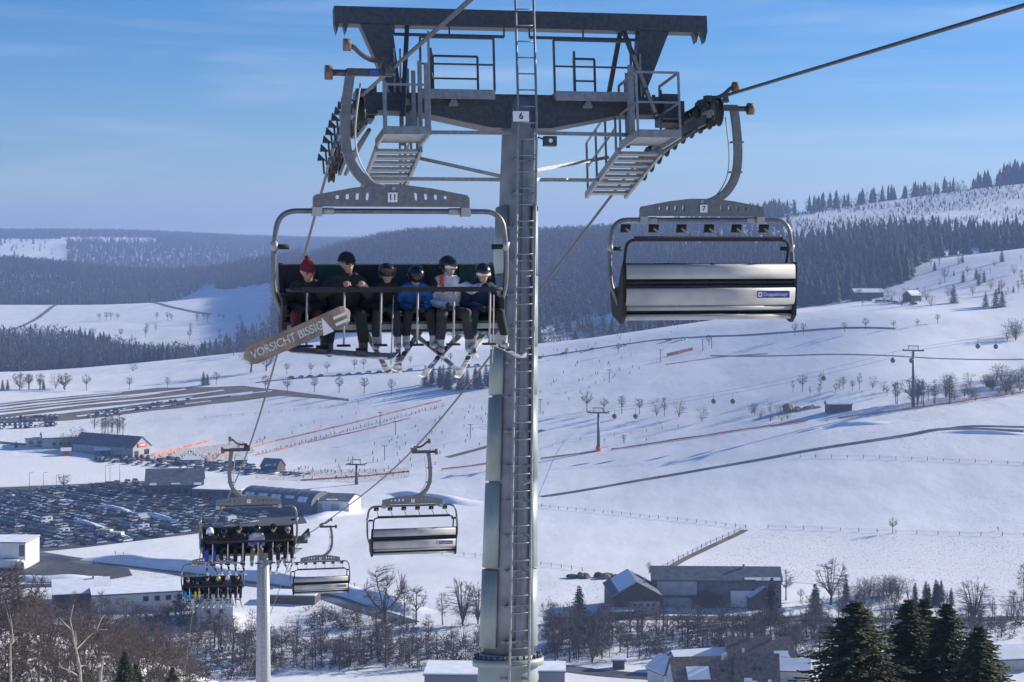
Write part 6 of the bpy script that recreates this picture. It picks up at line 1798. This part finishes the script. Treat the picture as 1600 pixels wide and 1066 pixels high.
# near slope on the left: shrubs, young spruces and a birch
def near(px, Y): x = (px - 800) / FPX * Y; return Vector((x, Y, gz(x, Y)))
for k in range(80):
    Y = RND.uniform(150, 340); px = RND.uniform(-30, 300)
    st = RND.choice(('redbush', 'redbush', 'bush', 'slim')); tree(st, near(px, Y), RND.uniform(3.5, 7.5), {'redbush': 'reddish bushy shrub', 'bush': 'grey-brown bushy shrub', 'slim': 'slender bare sapling'}[st] + ' on the near hillside, ' + ('left edge' if px < 60 else 'lower left' if px < 160 else 'below the white workshop') + (', farther row' if Y > 250 else ', nearer row'), 'shrubs on the near hillside', wide=1.2)
for x, Y, h in ((18, 240, 9), (34, 262, 10), (8, 285, 11), (48, 300, 9)): tree('oak', near(x, Y), h, 'dark leafless tree on the hillside at the left edge', 'trees on the near hillside', wide=.9)
def topped(px, py, Y): p = near(px, Y); return p, -(py - HY) / FPX * Y - p.z
for px, py, Y, lab in ((196, 1014, 150, 'young spruce at the bottom left, tallest of three'), (212, 1034, 152, 'young spruce at the bottom left, middle of three'), (270, 1040, 155, 'young spruce at the bottom left, right one of three')):
    p, h = topped(px, py, Y); tree('spruce', p, h, lab, wide=.9)
for px, py, Y, w, lab in ((1338, 932, 82, 1.6, 'big near spruce at the bottom right, leftmost'), (1420, 930, 86, 1.25, 'near spruce at the bottom right, second from left'), (1444, 928, 90, 1.1, 'near spruce at the bottom right, third from left'), (1480, 936, 84, 1.2, 'near spruce at the bottom right, second from right'), (1530, 972, 80, 1.4, 'lowest near spruce at the bottom right, rightmost')):
    p, h = topped(px, py, Y); tree('spruce', p, h, lab, wide=w)
# birch saplings close to the camera
def sapling(label, base, pts, brs, rad):
    r_ = empty('birch_sapling', base); tag(r_, label, 'tree')
    MB().tube(bezier([Vector(p) - base for p in pts], 4), [rad * (1 - .75 * i / (4 * (len(pts) - 1))) for i in range(4 * (len(pts) - 1) + 1)], 7).obj('stem', M_BIRCH, r_)
    for b in brs: MB().tube(bezier([Vector(p) - base for p in b], 4), [rad * .5 * (1 - .8 * i / (4 * (len(b) - 1))) for i in range(4 * (len(b) - 1) + 1)], 5).obj('branch', M_BIRCH, r_)
YB = 48
def PB(x, y, dy=0): return P(x, y, YB + dy)
b0 = near(128, YB)
sapling('pale forked birch sapling at the lower left', b0, [b0, PB(126, 1066), PB(122, 1030), PB(118, 1012), PB(113, 985), PB(110, 968), PB(115, 945)],
        [[PB(118, 1016), PB(126, 1008, .2), PB(140, 994, .5), PB(152, 985, .6), PB(168, 984, .8)], [PB(150, 986, .6), PB(158, 968, .8), PB(164, 960, 1)], [PB(111, 984), PB(101, 974, -.2), PB(93, 965, -.4)], [PB(122, 1056), PB(108, 1048, -.3), PB(95, 1042, -.4), PB(93, 1032, -.5)], [PB(123, 1042), PB(132, 1040, .3), PB(146, 1044, .4)], [PB(119, 1010), PB(118, 985, .2)]], .045)
b1 = near(158, 46)
sapling('broken pale stump stem beside the forked birch', b1, [b1, P(157, 1066, 46), P(159, 1045, 46), P(161, 1027, 46)], [], .06)
b2 = near(20, 52)
sapling('thin pale sapling at the left edge', b2, [b2, P(16, 1010, 52), P(20, 1004, 52), P(19, 985, 52), P(16, 960, 52)], [[P(17, 1008, 52), P(28, 996, 52.3)], [P(19, 985, 52), P(8, 945, 52)]], .035)
# of the leafless trees the 300 that show largest stay single; the rest, a few pixels each, are one mass
def join_np(name, items, mats, label, cat_):
    V, LI, LT, MI, off = [], [], [], [], 0
    for me, M_, mi in items:
        n, nl, npoly = len(me.vertices), len(me.loops), len(me.polygons)
        co = np.empty(n * 3, np.float32); me.vertices.foreach_get('co', co); A = np.array(M_)
        V.append(co.reshape(-1, 3) @ A[:3, :3].T + A[:3, 3])
        li = np.empty(nl, np.int32); me.loops.foreach_get('vertex_index', li); lt = np.empty(npoly, np.int32); me.polygons.foreach_get('loop_total', lt)
        LI.append(li + off); LT.append(lt); MI.append(np.full(npoly, mi, np.int32)); off += n
    V, LI, LT, MI = map(np.concatenate, (V, LI, LT, MI)); me = bpy.data.meshes.new(name)
    me.vertices.add(len(V)); me.vertices.foreach_set('co', V.astype(np.float32).ravel())
    me.loops.add(len(LI)); me.loops.foreach_set('vertex_index', LI)
    me.polygons.add(len(LT)); me.polygons.foreach_set('loop_start', np.concatenate([[0], np.cumsum(LT)[:-1]]).astype(np.int32)); me.polygons.foreach_set('loop_total', LT)
    for m_ in mats: me.materials.append(m_)
    me.polygons.foreach_set('material_index', MI); me.update(calc_edges=True)
    return tag(link(name, me), label, cat_, kind='stuff')
bt = [o for o in COL.objects if o.type == 'EMPTY' and o.name.split('.')[0] == 'bare_tree']
bt.sort(key=lambda o: -o.scale[2] / o.location.y)
it = []
for o in bt[295:]:
    M_ = Matrix.LocRotScale(o.location, o.rotation_euler, o.scale)
    for c in list(o.children):
        it.append((c.data, M_, 0 if c.name.startswith('trunk') else 1)); bpy.data.objects.remove(c)
    bpy.data.objects.remove(o)
if it: join_np('small_bare_trees', it, [M_BARK, M_TWIG], 'the smallest leafless trees dotted over the far slopes and belts', 'trees')
# undergrowth
ux, uy = [], []
for n, x0, x1, y0, y1 in ((620, 845, 1300, 978, 1030), (480, 400, 755, 1000, 1048), (700, 120, 430, 985, 1064), (260, 1280, 1610, 970, 1000), (160, 480, 650, 955, 990), (260, 60, 330, 950, 985)):
    for k in range(n):
        p = G(RND.uniform(x0, x1), RND.uniform(y0, y1)); ux.append(p.x); uy.append(p.y)
ux, uy = np.array(ux), np.array(uy)
scatter_mesh('undergrowth', FB, ux, uy, rng.uniform(1.0, 3.4, len(ux)), rng.uniform(1.6, 3.0, len(ux)), tint_mat('undergrowth_twigs', (.045, .036, .032), (.12, .085, .07)), 'brown leafless undergrowth filling the valley floor wood belts', 'undergrowth')
X, Y, u = grid_pts(100, 345, 1.7, -80, 330)
kp = rng.uniform(0, 1, len(X)) < .5 * np.exp(-((u - 70) / 170) ** 2)
scatter_mesh('hillside_scrub', FB, X[kp], Y[kp], rng.uniform(1.0, 3.2, kp.sum()), rng.uniform(1.6, 3.0, kp.sum()), tint_mat('scrub_twigs', (.055, .043, .038), (.12, .082, .068)), 'reddish brown scrub covering the near hillside at the lower left', 'scrub')
# ------------------------------------------------------------------ skiers on the slope
def stander(seed, jac, pan):
    g = random.Random(seed); pr = []
    l = g.uniform(.02, .2)
    for sx in (-1, 1):
        pr += [((sx * .11, l * .3, .85), (sx * .14, -l * .8, .47), .11, .09, 1, .03), ((sx * .14, -l * .8, .47), (sx * .15, 0, .06), .085, .08, 1, .03), ((sx * .15, .03, .05), (sx * .15, -.16, .04), .06, .05, 2, .02),
               ((sx * .2, 0 - l, 1.38), (sx * .3, -.12 - l, 1.12), .075, .065, 0, .03), ((sx * .3, -.12 - l, 1.12), (sx * .26, -.36 - l, 1.02), .065, .06, 0, .03)]
    pr += [((0, l * .2, .92), (0, -l, 1.38), .17, .18, 0, .05), ((0, -l, 1.45), (0, -l - .03, 1.66), .07, .12, 3, .03), ((0, -l - .02, 1.68), (0, -l - .02, 1.70), .125, .12, 4, .02)]
    return sdf_mesh('person', pr, .055, [cloth(jac), cloth(pan), M_BOOT, M_SKIN, M_GLOSSK], True)
SK = []
for i, (n, j, p) in enumerate((('black', (.012, .012, .014), (.012, .012, .014)), ('red', (.35, .02, .02), (.015, .015, .017)), ('dark blue', (.012, .025, .12), (.013, .013, .015)), ('orange', (.55, .14, .02), (.02, .02, .022)), ('white', (.6, .6, .62), (.02, .02, .025)), ('green', (.03, .2, .06), (.014, .014, .016)))):
    SK.append((n, stander(i, j, p)))
SKP = MB().box((-.15, -.1, .015), (.09, 1.6, .03)).mesh('ski', M_BIND)
SKQ = MB().box((.15, -.1, .015), (.09, 1.6, .03)).mesh('ski', M_BIND)
cnt = 0
def skier(px, py, zone, grp, skis=True):
    global cnt
    i = RND.choices(range(6), [.5, .12, .18, .08, .06, .06])[0]
    p = G(px, py); o = link('person', SK[i][1], None, p, (0, 0, RND.uniform(0, 6.28)), RND.uniform(.85, 1.08))
    tag(o, 'tiny figure in %s %s' % (SK[i][0] + (' jacket' if i else ' clothing'), zone), 'person', '%s figures, %s' % (SK[i][0], grp)); cnt += 1
    if skis: link('ski', SKP, o); link('ski', SKQ, o)
def region(n, poly, zone, grp, skis=True):
    xs, ys = [p[0] for p in poly], [p[1] for p in poly]; k = 0
    while k < n:
        x, y = RND.uniform(min(xs), max(xs)), RND.uniform(min(ys), max(ys))
        if inpoly(x, y, poly): skier(x, y, zone, grp, skis); k += 1
region(62, [(500, 728), (560, 700), (660, 662), (760, 625), (770, 690), (700, 725), (560, 742)], 'skiing on the open piste left of the mast', 'piste left of the mast')
region(34, [(842, 600), (900, 568), (1040, 548), (1020, 570), (900, 620), (845, 650)], 'on the upper piste right of the mast', 'upper piste')
region(16, [(842, 548), (1000, 520), (1090, 508), (1090, 520), (842, 562)], 'near the road above the slope', 'road above the slope')
for t_ in np.linspace(0, 1, 52): skier(405 + 290 * t_ + RND.uniform(-2, 2), 709 - 76 * t_ + RND.uniform(-1, 1) + 1.5, 'queuing along the orange net of the drag lift', 'drag lift queue')
region(58, [(440, 738), (470, 732), (620, 738), (640, 744), (520, 750), (440, 746)], 'in the crowd at the foot of the piste', 'crowd at the foot of the piste', False)
region(40, [(225, 716), (290, 708), (345, 712), (350, 722), (260, 724)], 'in the crowd outside the restaurant', 'crowd at the restaurant', False)
region(10, [(340, 700), (420, 680), (420, 690), (350, 708)], 'beside the restaurant nets', 'beside the nets')
region(6, [(440, 670), (560, 645), (560, 660), (460, 682)], 'on the snowfield above the nets', 'snowfield above the nets')
for px in ((975, 693), (1010, 690), (945, 690), (146, 884), (1560, 830)): skier(*px, 'walking alone in the snow', 'lone walkers', False)
print('skiers', cnt)
# lamp posts by the car park
LP = MB().tube([(0, 0, -.3), (0, 0, 9)], [.14, .08], 6).bar((0, 0, 9), (1.6, 0, 9.2), .14).box((1.7, 0, 9.15), (.8, .3, .15)).mesh('lamp_post', M_DARK)
for px, lab in (((88, 772), 'lamp post beside the round tree at the far edge of the car park'), ((165, 756), 'lamp post at the far edge of the car park, left of the pair'), ((172, 755), 'lamp post at the far edge of the car park, right of the pair'), ((187, 754), 'lamp post near the station lodge'), ((46, 768), 'lamp post at the left of the car park'), ((68, 768), 'lamp post near the left lamp of the car park')):
    o = link('lamp_post', LP, None, G(*px), (0, 0, R(30))); tag(o, lab, 'lamp post', 'lamp posts of the car park')
